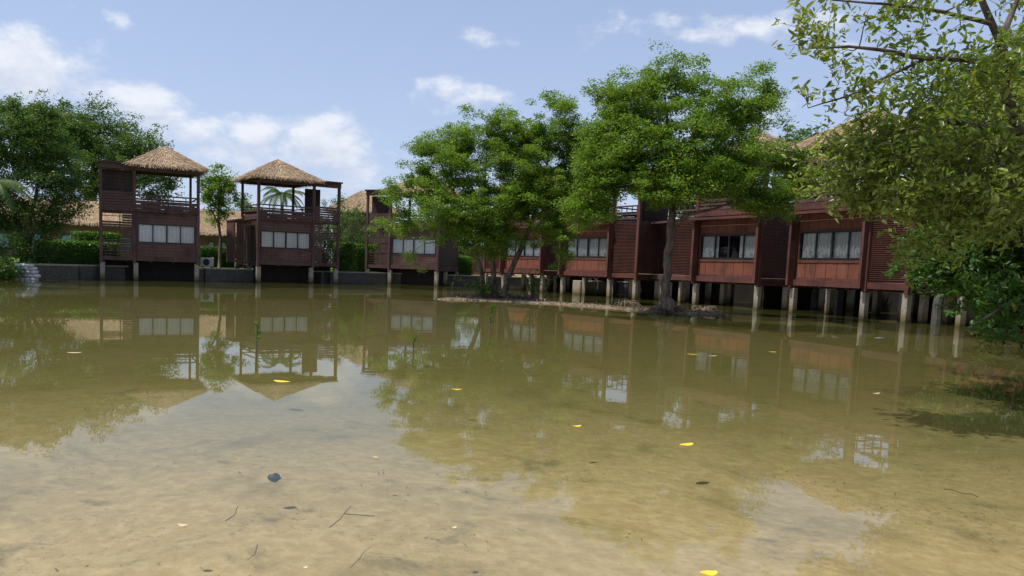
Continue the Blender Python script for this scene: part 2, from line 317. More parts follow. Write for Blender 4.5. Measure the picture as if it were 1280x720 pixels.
def tree(name, label, cat, limbs, blobs, leafmat, barkmat, leafsize=.11, per=90, crad=.45, flat=.6, group=None, detailed=False, twig=.012, whorl=0, upbias=.8, aspect=.45, twigs=0, seed=0):
    """limbs: list of (points, radii); blobs: (centre, radii, number of leaf clumps)"""
    global rng
    rng = np.random.default_rng(100+seed)
    base = Vector(limbs[0][0][0]); root = empty(name, base, 0, label, cat, group)
    mb = MB(); nodes = []; nrad = []
    def add(pts, rad, n=7):
        pts = [Vector(q) for q in pts]; mb.tube([q-base for q in pts], rad, n)
        for a, b, ra, rb in zip(pts[:-1], pts[1:], rad[:-1], rad[1:]):
            m = max(1, int((b-a).length/.35))
            for i in range(m): nodes.append(a.lerp(b, (i+1)/m)); nrad.append(ra+(rb-ra)*(i+1)/m)
    for li, (pts, rad) in enumerate(limbs):
        pts = [Vector(q) for q in pts]; sm = []; sr = []
        for i in range(len(pts)-1):                       # subdivide and roughen each limb
            for t in (0, .34, .67):
                q = pts[i].lerp(pts[i+1], t); j = .13*rad[i]
                if t and i >= 0: q = q + Vector(rng.normal(size=3)*j)
                sm.append(q); sr.append(rad[i]+(rad[i+1]-rad[i])*t)
        sm.append(pts[-1]); sr.append(rad[-1])
        add(sm, sr, 8 if rad[0] > .06 else 5)
    cl = []; 
    for (c, r, n) in blobs:
        q = ellip(c, r, int(n*.95)); cc_ = np.array(c); q = cc_ + (q-cc_)*(1 + .21*rng.normal(size=(len(q), 1)))
        g_ = vnoise(q[:, 0]*1.0+q[:, 2]*.7+50, q[:, 1]*1.0+50+q[:, 2]*.9, .75/max(.7, crad*2), 11+seed); cl.append(q[g_ > (.37 if name == 'mangrove_tree' else .31)])
    cl = np.concatenate(cl); z0 = limbs[0][0][0][2]
    start = np.array([list(q) for q in nodes]); order = np.argsort(np.min(np.linalg.norm(cl[:, None]-start[None], axis=2), 1))
    NP = np.zeros((len(nodes)+len(cl)*4, 3)); NP[:len(nodes)] = start; nn = len(nodes); tips = []
    for i in order:
        t = cl[i]; dd = np.linalg.norm(NP[:nn]-t, axis=1) + np.maximum(0, NP[:nn, 2]-t[2])*1.2
        j = int(np.argmin(dd)); a = Vector(NP[j]); b = Vector(t); L = (b-a).length
        if L < .05: continue
        m1 = a.lerp(b, .35) + Vector((rng.normal()*.06*L, rng.normal()*.06*L, -.05*L)); m2 = a.lerp(b, .7) + Vector((rng.normal()*.06*L, rng.normal()*.06*L, .05*L))
        r0 = min(nrad[j]*.7, twig*(1+.9*L)); mb.tube([a-base, m1-base, m2-base, b-base], [r0, r0*.8, r0*.6, twig*.35], 4 if r0 > .012 else 3)
        for q, rr in ((m1, r0*.85), (m2, r0*.65), (b, r0*.5)): NP[nn] = q; nn += 1; nrad.append(rr)
        tips.append((a, b))
    Pn = []; On = []
    for a, b in tips:
        n = max(8, int(per*(.35+1.3*rng.random()))); f = crad*(.55+.75*rng.random())
        if whorl:                                         # leaves in rosettes at the ends of short twigs
            k = max(2, n//whorl); cs = np.array(b) + rng.normal(size=(k, 3))*np.array([f, f, f*flat])*.6
            for c in cs:
                if twigs and rng.random() < twigs: mb.tube([b.lerp(a, .3*rng.random())-base, Vector(c)-base], [twig*.45, twig*.25], 3)
                Pn.append(np.repeat(c[None], whorl, 0) + rng.normal(size=(whorl, 3))*.025); o_ = rng.normal(size=(whorl, 3)); o_[:, 2] += .35; On.append(unit(o_)*.9)
        else:
            g = unit(rng.normal(size=(n, 3)))*(rng.random((n, 1))**.45)*np.array([f, f, f*flat])*1.15; Pn.append(np.array(b)+g)
    Pn = np.concatenate(Pn); On = np.concatenate(On) if On else None
    if name == 'mangrove_tree':
        for a, b in tips[::3]:
            d = (b-a); e = b + Vector(rng.normal(size=3)*.22) + d*.08; mb.tube([b-base, b.lerp(e, .5)+Vector(rng.normal(size=3)*.05)-base, e-base], [.011, .008, .004], 3)
    mb.build('trunk', barkmat, root, smooth=True)
    leaves('crown', Pn-np.array(base), leafsize, leafmat, root, aspect=aspect, detailed=detailed, out=On, upbias=upbias)
    return root

# ------------------------------------------------------------------ terrain and water
POND = [(-36,-8),(-36,16),(-31,30),(-25,36.5),(-20.0,42.9),(-19.7,44.7),(-18.0,46.1),(-14.4,47.9),(-12.2,50.2),(-7.6,52.6),(-3.2,56.6),(2,57.2),(9,57.3),(12.5,52.5),(16,47),(20,39.5),(22.5,33.5),(24.5,26),(27,14),(27,-8),(10,-3.2),(0,-2.6),(-12,-3.4)]
PA = np.array(POND, float)
def sdist(x, y):
    d = np.full(x.shape, 1e9); ins = np.zeros(x.shape, bool)
    for i in range(len(PA)):
        a = PA[i]; b = PA[(i+1) % len(PA)]; e = b-a; t = np.clip(((x-a[0])*e[0]+(y-a[1])*e[1])/(e@e), 0, 1)
        d = np.minimum(d, np.hypot(x-a[0]-t*e[0], y-a[1]-t*e[1]))
        c = ((a[1] > y) != (b[1] > y)); xx = a[0] + (y-a[1])*(b[0]-a[0])/((b[1]-a[1]) if b[1] != a[1] else 1e-9); ins ^= c & (x < xx)
    return np.where(ins, -d, d)
_i = [gr(x_, y_) for x_, y_ in ((560, 374.5), (600, 375), (640, 376.5), (690, 379.5), (745, 383), (790, 387), (832, 390), (868, 392), (895, 392))]
ISL = [((q.x, q.y), .0, w_) for q, w_ in zip(_i, (.45, .9, .95, .7, .55, .55, .85, .6, .35))]
def islet(x, y):
    best = np.full(x.shape, -9.0)
    for (c0, _, w0), (c1, _, w1) in zip(ISL[:-1], ISL[1:]):
        ex, ey = c1[0]-c0[0], c1[1]-c0[1]; t = np.clip(((x-c0[0])*ex+(y-c0[1])*ey)/(ex*ex+ey*ey), 0, 1)
        d = np.hypot(x-c0[0]-t*ex, y-c0[1]-t*ey)/(w0+(w1-w0)*t); best = np.maximum(best, 1-d)
    return best
def vnoise(x, y, s, seed):
    r = np.random.default_rng(seed); G = r.random((64, 64)); u = (x*s) % 64; v = (y*s) % 64; i = np.floor(u).astype(int); j = np.floor(v).astype(int); fu = u-i; fv = v-j
    fu = fu*fu*(3-2*fu); fv = fv*fv*(3-2*fv); i2 = (i+1) % 64; j2 = (j+1) % 64; i %= 64; j %= 64
    return (G[i, j]*(1-fu)+G[i2, j]*fu)*(1-fv) + (G[i, j2]*(1-fu)+G[i2, j2]*fu)*fv
def height(x, y):
    s = sdist(x, y); inner = -.33 + .10*(vnoise(x, y, .25, 1)-.5) + .05*(vnoise(x, y, .9, 2)-.5)
    f_ = islet(x, y) + .35*(vnoise(x, y, 1.3, 3)-.5); inner = np.where(f_ > -.9, inner + (np.clip(.045+.035*f_, -.05, .08) - inner + .05*(vnoise(x, y, 3.1, 8)-.5))*np.clip((f_+.9)/1.1, 0, 1)**1.5, inner)
    # a mud shoal in front of the island
    sh = np.exp(-(((x-4.5)/4.5)**2 + ((y-26.5)/3.0)**2)); inner = inner + .20*sh*(inner < -.12)
    near = np.exp(-((y+1)/5.0)**2)*.10; inner = inner + near
    land = .76 + .05*(vnoise(x, y, .3, 5)-.5) + np.clip((s-2)*.01, 0, .25)
    return np.where(s > -.05, land, inner)
def ax(a, b, step, far):
    c = list(np.arange(a, b+1e-6, step)); lo = []; v = a; st = step
    while v > -far: st *= 1.5; v -= st; lo.append(v)
    hi = []; v = b; st = step
    while v < far: st *= 1.5; v += st; hi.append(v)
    return np.array(lo[::-1]+c+hi)
gx = ax(-40, 34, .3, 2500); gy = ax(-8, 66, .3, 2500); X, Y = np.meshgrid(gx, gy, indexing='ij'); Z = height(X, Y)
V = np.stack([X, Y, Z], -1).reshape(-1, 3); ny = len(gy); I = (np.arange(len(gx)-1)[:, None]*ny + np.arange(ny-1)[None]).ravel()
g_ = np_obj('ground', V, np.stack([I, I+ny, I+ny+1, I+1], 1), MT['ground']); tag(g_, kind='structure'); g_.data.polygons.foreach_set('use_smooth', [True]*len(g_.data.polygons))
w_ = MB(); w_.v = [(-45, -12, 0), (45, -12, 0), (45, 64, 0), (-45, 64, 0)]; w_.f = [(0, 1, 2, 3)]
tag(w_.build('water', MT['water']), kind='structure')

# retaining wall round the pond: thick concrete band with a coping
rw = empty('retaining_wall', (0, 0, 0), 0, 'low grey concrete retaining wall along the far bank of the pond behind the stilts', 'wall')
mb = MB(); cp = MB()
for i in range(len(PA)-4):
    a = PA[i]; b = PA[i+1]; e = (b-a)/np.linalg.norm(b-a); nn_ = np.array([e[1], -e[0]])      # e runs clockwise, water lies to the right
    for t, lo, hi, w0, w1 in ((mb, -.6, .72, -.30, .34), (cp, .72, .80, -.34, .39)):
        j0 = len(t.v)
        for q in (a, b):
            for (o, z) in ((w0, lo), (w1, lo), (w1, hi), (w0, hi)): t.v.append((q[0]+nn_[0]*o, q[1]+nn_[1]*o, z+.003*(i % 2)))
        t.f += [tuple(j0+k_ for k_ in q) for q in ((0,3,2,1),(4,5,6,7),(0,1,5,4),(1,2,6,5),(2,3,7,6),(3,0,4,7))]
mb.build('wall_face', MT['retaining'], rw); cp.build('coping', MT['concrete'], rw)

# ------------------------------------------------------------------ thatch
def thatch(corners, apex, parent, dens_=270, hang=.22, ridge=None):
    """corners: eave quad; apex or ridge pair; base surface + straw courses"""
    c = [np.array(q, float) for q in corners]; ap = np.array(apex, float); ap2 = np.array(ridge, float) if ridge is not None else ap
    faces = [(c[0], c[1], ap2, ap), (c[1], c[2], ap2, ap2), (c[2], c[3], ap, ap2), (c[3], c[0], ap, ap)]
    m = MB(); th = .11
    for (a, b, t2, t1) in faces:
        i = len(m.v); m.v += [tuple(a), tuple(b), tuple(t2), tuple(t1), tuple(a-[0, 0, th]), tuple(b-[0, 0, th])]
        m.f += [(i, i+1, i+2, i+3) if np.linalg.norm(t1-t2) > .01 else (i, i+1, i+2), (i+4, i+5, i+1, i)]
    i = len(m.v); m.v += [tuple(q-[0, 0, th]) for q in c]; m.f += [(i, i+3, i+2, i+1)]
    base = m.build('roof', MT['thatch_base'], parent)
    Vs = []
    for (a, b, t2, t1) in faces:
        area = np.linalg.norm(np.cross(b-a, t1-a))*.5 + np.linalg.norm(np.cross(b-t2, t1-t2))*.5
        n = int(area*dens_)
        u = rng.random(n); v = 1-np.sqrt(1-rng.random(n)*.995) if np.linalg.norm(t1-t2) < .01 else rng.random(n)
        ne = int(np.linalg.norm(b-a)*90); u = np.concatenate([u, rng.random(ne)]); v = np.concatenate([v, rng.random(ne)*.05])
        n += ne
        L0 = a + (b-a)*u[:, None]; L1 = t1 + (t2-t1)*u[:, None]; P = L0 + (L1-L0)*v[:, None]
        dn = unit(L0-L1); al = unit(np.repeat((b-a)[None], n, 0)); nr = unit(np.cross(al, -dn)); nr *= np.sign(nr[:, 2:3]+1e-6)
        dn = unit(dn + rng.normal(size=(n, 3))*.07); ln = (.24+.26*rng.random(n))[:, None]; ln[-ne:] *= .9
        dn[-ne:] = unit(dn[-ne:] - np.array([0, 0, .55])); wd_ = (.009+.012*rng.random(n))[:, None]; lift = (.015+.03*rng.random(n))[:, None]
        tl = unit(al + rng.normal(size=(n, 3))*.15)
        Vs.append(np.stack([P-tl*wd_+nr*.004, P+tl*wd_+nr*.004, P+dn*ln+tl*wd_*.6+nr*lift, P+dn*ln-tl*wd_*.6+nr*lift], 1).reshape(-1, 3))
    Vs = np.concatenate(Vs); np_obj('straw', Vs, np.arange(len(Vs)).reshape(-1, 4), MT['thatch'], base)
    return base

# ------------------------------------------------------------------ stilt houses
def solve(xl, xr, Wm, Zm, sign, dd=None):
    """front corners of a facade of width Wm seen between two picture columns; sign +1: right end farther"""
    a, b = slope(xl), slope(xr); best = None
    for i in range(50, 200):
        d = i*.01*sign; zl, zr = Zm-d, Zm+d; w = math.hypot(b*zr-a*zl, zr-zl)
        if best is None or abs(w-Wm) < best[0]: best = (abs(w-Wm), zl, zr)
    zl, zr = best[1:] if dd is None else (Zm-dd, Zm+dd); return Vector((a*zl, zl, 0)), Vector((b*zr, zr, 0))
def window(root, x0, x1, y, z0, z1, n=4, gap=(), style='sheer', frame_w=.055):
    fr = MB(); e = .05
    fr.box(x0-e, x1+e, y-.05, y+.02, z0-e, z0); fr.box(x0-e, x1+e, y-.05, y+.02, z1, z1+e); fr.box(x0-e, x0, y-.05, y+.02, z0, z1); fr.box(x1, x1+e, y-.05, y+.02, z0, z1)
    for i in range(1, n):
        xm = x0+(x1-x0)*i/n; w = frame_w*(1.6 if i == n//2 else 1); fr.box(xm-w/2, xm+w/2, y-.045, y+.015, z0, z1)
    f = fr.build('window', MT['frame'], root)
    g = MB(); g.v = [(x0, y-.015, z0), (x1, y-.015, z0), (x1, y-.015, z1), (x0, y-.015, z1)]; g.f = [(0, 1, 2, 3)]; g.build('pane', MT['glass'], f)
    c = MB(); N = 26*n; pts = []
    for i in range(N+1):
        t = i/N; x = x0+(x1-x0)*t; pts.append((x, y+.075 + .028*math.sin(t*N*1.55+math.sin(i*.9)*1.2)))
    for i in range(N):
        t = (i+.5)/N
        if any(a <= t <= b for a, b in gap): continue
        j = len(c.v); c.v += [(pts[i][0], pts[i][1], z0-.02), (pts[i+1][0], pts[i+1][1], z0-.02), (pts[i+1][0], pts[i+1][1], z1+.02), (pts[i][0], pts[i][1], z1+.02)]; c.f.append((j, j+1, j+2, j+3))
    c.build('curtain', MT['zigzag' if style == 'zigzag' else 'curtain'], f, smooth=True)
    return f
GH = 'timber houses on stilts round the pond'
def stilt_house(px, label, bay, style, gap=(), annex=None, zoff=0, W=3.75, D=3.5):
    Pl, Pr = solve(*px); ang = math.atan2(Pr.y-Pl.y, Pr.x-Pl.x)
    r = empty('stilt_house', (Pl.x, Pl.y, 0), ang, label, 'house', GH); b = 1.8; red = style == 'red'; DD = 8.6 if red else D+1.2
    wd1 = MT['red_wood'] if red else MT['dark_wood']; s = -1 if bay == 'left' else 1
    bx0, bx1 = (-b, 0) if bay == 'left' else (W, W+b); xa, xb = min(0, bx0), max(W, bx1)
    # stilts
    for x in ([bx0+.1 if bay == 'left' else bx1-.1, .08, W-.08]):
        for y in ((.08, D*.55, D+.9, 6.4) if red else (.08, D*.55, D+.9)):
            m = MB(); q = (.11 if red else .13) if y < 1 else .13; m.box(x-q, x+q, y-q, y+q, -.7, 1.0+.012*rnd.random()); m.build('stilt', MT['concrete'], r, bevel=.015)
    # deck and beams
    m = MB(); m.box(xa, xb, 0.03, DD, 1.22, 1.34); m.box(xa, xb, -.04, .06, 1.12, 1.36); m.box(xa, xb, D*.5, D*.5+.15, 1.02, 1.215)
    for i in range(5): x = xa+.1+(xb-xa-.2)*i/4; m.box(x-.05, x+.05, .07, DD, 1.04, 1.217)
    m.build('deck', wd1, r)
    m = MB(); yu = 2.2 if px[0] > 1150 else 6.9 if red else .95; m.box((xa-.9 if red else xa+.1), (xb+4.6 if red else xb-.1), yu, yu+.12, -.5, 1.212); m.build('underfloor_light_blocker', MT['underfloor_shade'], r)  # dark wall added to close bright gaps and keep the space below black
    # posts (timber) full height of the front, back posts of the open storey
    for x in (xa+.02, .0 if bay == 'left' else W, xb-.02) if True else ():
        m = MB(); z1 = 6.42; m.box(x-.085, x+.085, -.10, .07, .98, z1); m.build('post', wd1, r, bevel=.01)
    for x in (0.09, W-.09):
        m = MB(); m.box(x-.07, x+.07, D-.14, D, 4.2, 6.42); m.build('post', MT['dark_wood'], r)
    # lower room
    z0, z1 = 1.36, 4.0; wx0, wx1 = .16, W-.16; y0 = .0; hz0, hz1 = 2.18, 3.28
    m = MB(); wm = MT['red_panel'] if red else MT['wall_dark']
    y0 = .10 if red else .03
    m.box(wx0-.07, wx1+.07, y0, y0+.08, z0, hz0); m.box(wx0-.07, wx1+.07, y0, y0+.08, hz1, z1); m.box(wx0-.07, wx0+.05, y0, y0+.08, hz0, hz1); m.box(wx1-.05, wx1+.07, y0, y0+.08, hz0, hz1)
    m.build('wall', wm, r)
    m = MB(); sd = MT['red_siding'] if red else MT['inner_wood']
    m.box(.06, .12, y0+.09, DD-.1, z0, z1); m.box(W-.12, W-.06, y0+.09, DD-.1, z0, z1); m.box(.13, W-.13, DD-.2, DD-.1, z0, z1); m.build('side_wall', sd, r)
    window(r, wx0+.08, wx1-.08, y0+.03, hz0+.06, hz1-.06, 4, gap, 'zigzag' if red else 'sheer')
    m = MB()
    if red:                                       # trims over and under the window, drip boards
        m.box(.1, W-.1, y0-.03, y0+.01, hz0-.13, hz0-.03); m.box(.1, W-.1, y0-.03, y0+.01, z0, z0+.10); m.box(.1, W-.1, y0-.035, y0+.01, hz1+.03, hz1+.10)
        m.box(.1, W-.1, y0-.03, y0+.01, hz1+.42, hz1+.48)
        m.box(-.02, .10, -.30, .0, 1.12, 4.02); m.box(W-.10, W+.02, -.30, .0, 1.12, 4.02)
    else:
        m.box(.1, W-.1, y0-.02, y0+.01, z0, z0+.06); m.box(.1, W-.1, y0-.02, y0+.01, hz0-.11, hz0-.07)
    m.build('trim', wd1, r)
    # canopy and gutter over the window, upper floor
    m = MB(); m.box(xa, xb, .08, DD-.1, 4.003, 4.12)
    m.build('upper_floor', MT['dark_wood'], r)
    m = MB()
    if red:
        m.box(-.05, W+.05, -.42, -.10, 4.00, 4.05); m.box(-.08, W+.08, -.50, -.42, 3.96, 4.07); m.box(-.03, W+.03, -.13, .0, 4.15, 4.42)
        m.box(0, W, -.09, .0, 4.06, 4.14)
    else:
        m.box(xa-.05, xb+.05, -.13, -.03, 3.96, 4.08)
        for i in range(7): x = xa+.2+(xb-xa-.4)*i/6; m.box(x-.03, x+.03, -.24, -.13, 3.99, 4.07)
        m.box(-.02 if s < 0 else xa, W, -.16, -.131, 4.09, 4.13)
    m.build('canopy', MT['red_wood'] if red else MT['dark_wood'], r)
    # balustrade of the open upper storey: boards below, two rails above
    m = MB(); rm = MT['dark_wood']
    for yy in (-.06, D-.08):
        for q, (a, c) in enumerate(((4.13 if yy > 0 else 4.45 if red else 4.15, 4.30 if yy > 0 else 4.58 if red else 4.38), (4.42 if not red else 4.66, 4.60 if not red else 4.74), (4.68 if not red else 4.80, 4.72 if not red else 4.84), (4.86, 4.94))): m.box(.08, W-.08, yy, yy+.05, a, c)
        for i in range(1, 5): x = W*i/5; m.box(x-.022, x+.022, yy+.052, yy+.09, 4.14, 4.86)
    for x in (.03, W-.08):
        m.box(x, x+.05, .08, D-.15, 4.86, 4.93); m.box(x, x+.05, .08, D-.15, 4.5, 4.62); m.box(x, x+.05, .08, D-.15, 4.15, 4.32)
    m.build('railing', rm, r)
    # furniture-height bench shelf inside
    m = MB(); m.box(.5, 1.6, D-.75, D-.3, 4.13, 4.62); m.box(1.9, 3.0, D-.75, D-.3, 4.13, 4.58); m.build('bench', MT['dark_wood'], r)
    # ring beam and thatch
    m = MB(); m.box(xa-.05, xb+.05, -.20, .06, 6.30, 6.60); m.box(-.05, W+.05, D-.16, D+.02, 6.42, 6.62); m.box(-.05, .10, .065, D-.165, 6.42, 6.62); m.box(W-.10, W+.05, .065, D-.165, 6.42, 6.62)
    m.build('ring_beam', MT['dark_wood'], r)
    ov = .38; thatch([(-ov, -.40, 6.70), (W+ov, -.40, 6.70), (W+ov, D+ov, 6.70), (-ov, D+ov, 6.70)], (W/2, D/2, 8.05), r)
    # side bay
    m = MB(); m.box(bx0-.1, bx1+.1, -.34, D*.75, 6.605, 6.66)
    for i in range(11): x = bx0-.05+(b+.1)*i/10; m.box(x-.05, x+.05, -.36, D*.75, 6.663, 6.70)
    m.build('bay_roof', MT['dark_wood'], r)
    ex = bx0 if bay == 'left' else bx1      # outer edge
    o = -s
    if style == 'dark':
        m = MB(); w0, w1 = (bx0+.1, bx1-.1)
        yw = .5 if s < 0 else 1.75; m.box(bx0+.1, bx1-.1 if s < 0 else bx1-.6, yw, yw+.08, 4.12, 6.29); m.build('bay_wall', MT['inner_wood'], r)
        m = MB()
        for z in np.arange(4.16, 5.0, .15): m.box(w0, w1, -.05, -.02, z, z+.12)
        for z in np.arange(2.95, 3.25, .14): m.box(w0, w1, -.05, -.02, z, z+.11)
        for z in np.arange(3.9, 4.1, .14): m.box(w0, w1, -.05, -.02, z, z+.11)
        for z in np.arange(1.4, 3.9, .14): m.box((w0 if s > 0 else w0+1.05), (w1-1.05 if s > 0 else w1), -.019, .01, z, z+.11)
        m.build('slat_panel', MT['dark_wood'], r)
        m = MB()
        for z in (1.45, 1.62, 1.79, 1.96, 2.13): m.box(w0, w1, -.03, 0.0, z, z+.05)
        for i in range(1, 4): x = w0+(w1-w0)*i/4; m.box(x-.02, x+.02, .002, .03, 1.37, 2.2)
        m.box(w0, w1, -.05, .02, 2.22, 2.29); xx = (w0+w1)/2+.1; m.box(xx, xx+.05, -.05, .0, 2.3, 3.98); m.box(w0, w1, -.05, -.01, 3.62, 3.66); m.box(w0, w1, -.05, -.01, 3.3, 3.34)
        m.build('bay_railing', MT['dark_wood'], r)
    else:
        m = MB(); w0, w1 = (bx0+.12, bx1-.12)
        for z in np.arange(1.40, 3.98, .075): m.bar((w0, .0, z+.03), (w1, .0, z+.03), .015, .062, (0, -.9, 1))
        m.build('louvre_panel', MT['red_wood'], r)
        m = MB(); m.box(bx0+.06, bx1-.06, .06, .1, 1.37, 4.0); m.box(ex-.03, ex+.03, .11, D*.8, 1.37, 4.0); m.build('bay_wall', MT['red_siding'], r)
        m = MB()
        for z in (4.2, 4.45, 4.86): m.box(bx0+.08, bx1-.08, -.06, -.01, z, z+.08)
        for i in range(5): x = bx0+.2+(b-.4)*i/4; m.box(x-.02, x+.02, -.005, .03, 4.13, 4.86)
        m.build('bay_railing', MT['dark_wood'], r)
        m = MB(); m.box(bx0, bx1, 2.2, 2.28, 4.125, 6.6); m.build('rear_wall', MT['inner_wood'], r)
    if annex:                               # slatted screen on the far side of the room
        m = MB(); e = 0 if s > 0 else W; sg = -1 if s > 0 else 1
        for i in range(7):
            x = e+sg*(.22+.14*i); m.box(x-.028, x+.028, .9, .94, 1.2, 3.8)
        for z in (1.25, 2.1, 2.95, 3.7): m.box(min(e+sg*.1, e+sg*1.2), max(e+sg*.1, e+sg*1.2), .945, .98, z, z+.07)
        m.box(min(e+sg*.08, e+sg*1.3), max(e+sg*.08, e+sg*1.3), .8, 2.6, 3.82, 3.9); x = e+sg*1.2; m.box(x-.05, x+.05, .9, 2.5, 1.2, 3.815)
        m.build('slat_screen', MT['red_wood'], r)
    return r
stilt_house((168, 248, 3.75, 45.5, 1, .72), 'leftmost dark brown stilt house with thatched roof and its open side bay on the left', 'left', 'dark', W=3.57)
stilt_house((322, 391, 3.75, 49.85, 1), 'second stilt house from the left, with red slatted screen and right stair bay', 'right', 'dark', annex=True)
stilt_house((486, 547, 3.75, 55.0, -1), 'dark stilt house furthest back, half hidden behind the left edge of the island trees', 'left', 'dark')
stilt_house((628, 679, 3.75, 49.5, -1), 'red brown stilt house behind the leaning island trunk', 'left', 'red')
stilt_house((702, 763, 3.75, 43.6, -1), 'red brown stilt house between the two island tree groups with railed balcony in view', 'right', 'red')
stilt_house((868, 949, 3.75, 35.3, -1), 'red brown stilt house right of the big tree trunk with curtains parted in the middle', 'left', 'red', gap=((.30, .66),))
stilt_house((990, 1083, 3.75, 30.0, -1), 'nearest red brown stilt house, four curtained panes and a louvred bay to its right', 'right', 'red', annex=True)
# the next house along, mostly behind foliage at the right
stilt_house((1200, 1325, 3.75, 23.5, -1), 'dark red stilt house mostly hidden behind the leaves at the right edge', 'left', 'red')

# covered link between the third and second red houses (dark recess with a deck)
a = at(797, 330, 41.2); b = at(838, 330, 38.0)
ln = empty('entrance_porch', (a.x, a.y, 0), math.atan2(b.y-a.y, b.x-a.x), 'dark recessed timber porch between two red stilt houses, behind the big trunk', 'porch')
w = (b.xy-a.xy).length
m = MB(); m.box(0, w, .9, 3.5, 1.2, 1.34); m.box(0, w, .82, .9, 1.1, 1.36); m.build('deck', MT['dark_wood'], ln)
m = MB(); m.box(0, w, 2.8, 2.88, 1.36, 4.2); m.build('back_wall', MT['inner_wood'], ln)
m = MB(); m.box(-.1, w+.1, .5, 3.2, 4.0, 4.1); m.build('roof', MT['dark_wood'], ln)
m = MB(); m.box(w*.25, w*.3, 2.7, 2.79, 1.4, 3.5); m.box(w*.45, w*.5, 2.7, 2.79, 1.4, 3.5); m.box(w*.6, w*.95, 2.7, 2.79, 1.4, 3.4); m.build('door', MT['dark_wood'], ln)
for i in range(2):
    m = MB(); x = w*(.2+.6*i); m.box(x-.14, x+.14, 1.0, 1.28, -.6, 1.1); m.build('stilt', MT['concrete'], ln, bevel=.02)
# free standing broken piles at the right
for (px, py, Y, h) in ((1170, 405, 26, .95), (1017, 388, 36, .9)):
    q = at(px, py, Y); m = MB(); m.tube([(0, 0, -.6), (0, 0, h*.7), (.02, 0, h), (.03, .01, h+.16)], [.16, .15, .14, .04], 8)
    o = m.build('pile', MT['retaining']); o.location = (q.x, q.y, 0); tag(o, 'old pointed concrete pile in the shade right of the louvred bay' if px > 1100 else 'old concrete pile standing under the nearest red house', 'pile')

# ------------------------------------------------------------------ buildings behind
def lodge(p0, p1, eave, ridge, depth, label, wins=(), wallmat='plaster', ins=1.2):
    a = Vector((p0.x, p0.y)); b = Vector((p1.x, p1.y)); L = (b-a).length; r = empty('garden_lodge', (a.x, a.y, .7), math.atan2(b.y-a.y, b.x-a.x), label, 'house', 'thatched lodges in the garden')
    m = MB(); m.box(0, L, .6, depth-.6, 0, eave-.7+.15); m.build('wall', MT[wallmat], r)
    z0 = eave-.7; z1 = ridge-.7
    thatch([(-.5, -.4, z0), (L+.5, -.4, z0), (L+.5, depth+.4, z0), (-.5, depth+.4, z0)], (ins, depth/2, z1), r, 110, ridge=(L-ins, depth/2, z1))
    for (x, w_, h0, h1) in wins:
        f = MB(); f.box(x, x+w_, .52, .598, h0, h1); f = f.build('window', MT['dark_wood'], r)
        g = MB(); g.box(x+.08, x+w_-.08, .505, .517, h0+.08, h1-.08); g.build('pane', MT['teal'], f)
    return r
lodge(at(-60, 318, 58), at(186, 318, 62), 3.85, 5.75, 7, 'long low thatched lodge behind the hedge at the left', [(3+i*2.2, .8, .9, 2.2) for i in range(5)])
lodge(at(214, 318, 63), at(322, 318, 65), 3.5, 5.55, 6, 'long low thatched lodge seen between the two leftmost stilt houses', [(2.9+.95*i, .5, .55, 2.1) for i in range(5)])
lodge(at(414, 318, 69), at(490, 318, 69), 6.1, 8.05, 5, 'tall thatched lodge rising behind the shrubs between second and third stilt house', ins=2.3)
c0 = at(553, 330, 64); c1 = at(625, 330, 62)
sb = empty('service_building', (c0.x, c0.y, .7), math.atan2(c1.y-c0.y, c1.x-c0.x), 'low brown building with pale roof edge seen behind the island trees', 'building'); L = (c1-c0).length
m = MB(); m.box(0, L, 0, 4, 0, 2.1); m.build('wall', MT['plaster'], sb); m = MB(); m.box(-.4, L+.4, -.5, 4.4, 2.1, 2.3); m.build('roof', MT['white'], sb)
for i in range(5):
    m = MB(); x = .5+i*.85; m.box(x, x+.35, -.03, -.003, .5, 1.7); m.build('window', MT['teal'], sb)

# ------------------------------------------------------------------ hedges, shrubs
def hedge(p0, p1, wid, z0, z1, label, mat='hedge_leaf', n=9000, round_=.25):
    a = Vector((p0.x, p0.y)); b = Vector((p1.x, p1.y)); L = (b-a).length; r = empty('hedge', (a.x, a.y, z0), math.atan2(b.y-a.y, b.x-a.x), label, 'hedge', 'clipped hedges on the lawn')
    h = z1-z0; q = rng.random((n, 3)); s_ = rng.integers(0, 4, n); x = q[:, 0]*L; y = q[:, 1]*wid; z = q[:, 2]*h
    y = np.where(s_ == 0, 0, np.where(s_ == 1, wid, y)); z = np.where(s_ >= 2, h, z); x = np.where((s_ == 3) & (q[:, 2] < .3), np.where(q[:, 1] < .5, 0, L), x); z = np.where((s_ == 3) & (q[:, 2] < .3), q[:, 1]*2 % 1*h, z)
    P = np.stack([x, y, z], 1) + rng.normal(size=(n, 3))*.05
    P[:, 2] += .07*(vnoise(P[:, 0]+9, P[:, 1], .9, 4)-.5); dz = np.clip((P[:, 2]-h+round_)/round_, 0, 1)**2*.18; P[:, 1] += np.where(P[:, 1] < wid/2, dz, -dz)
    leaves('foliage', P, .10, MT[mat], r, .6, upbias=1.0)
    m = MB(); m.box(.08, L-.08, .1, wid-.1, 0, h-.1); m.build('twigs', MT['dark_leaf'], r); return r
def H(px0, px1, Y0, Y1, wid, ytop, ybot, label, **k):
    a = at(px0, ytop, Y0); zt = at((px0+px1)/2, ytop, (Y0+Y1)/2).z; b = at(px1, ytop, Y1); return hedge(a, b, wid, .72, max(zt, 1.0), label, **k)
H(46, 150, 45.5, 48.5, 1.2, 303, 322, 'long clipped hedge in front of the left lodge')
H(97, 152, 50.5, 52.5, 1.4, 292, 303, 'taller bright hedge behind the long hedge by the leftmost house')
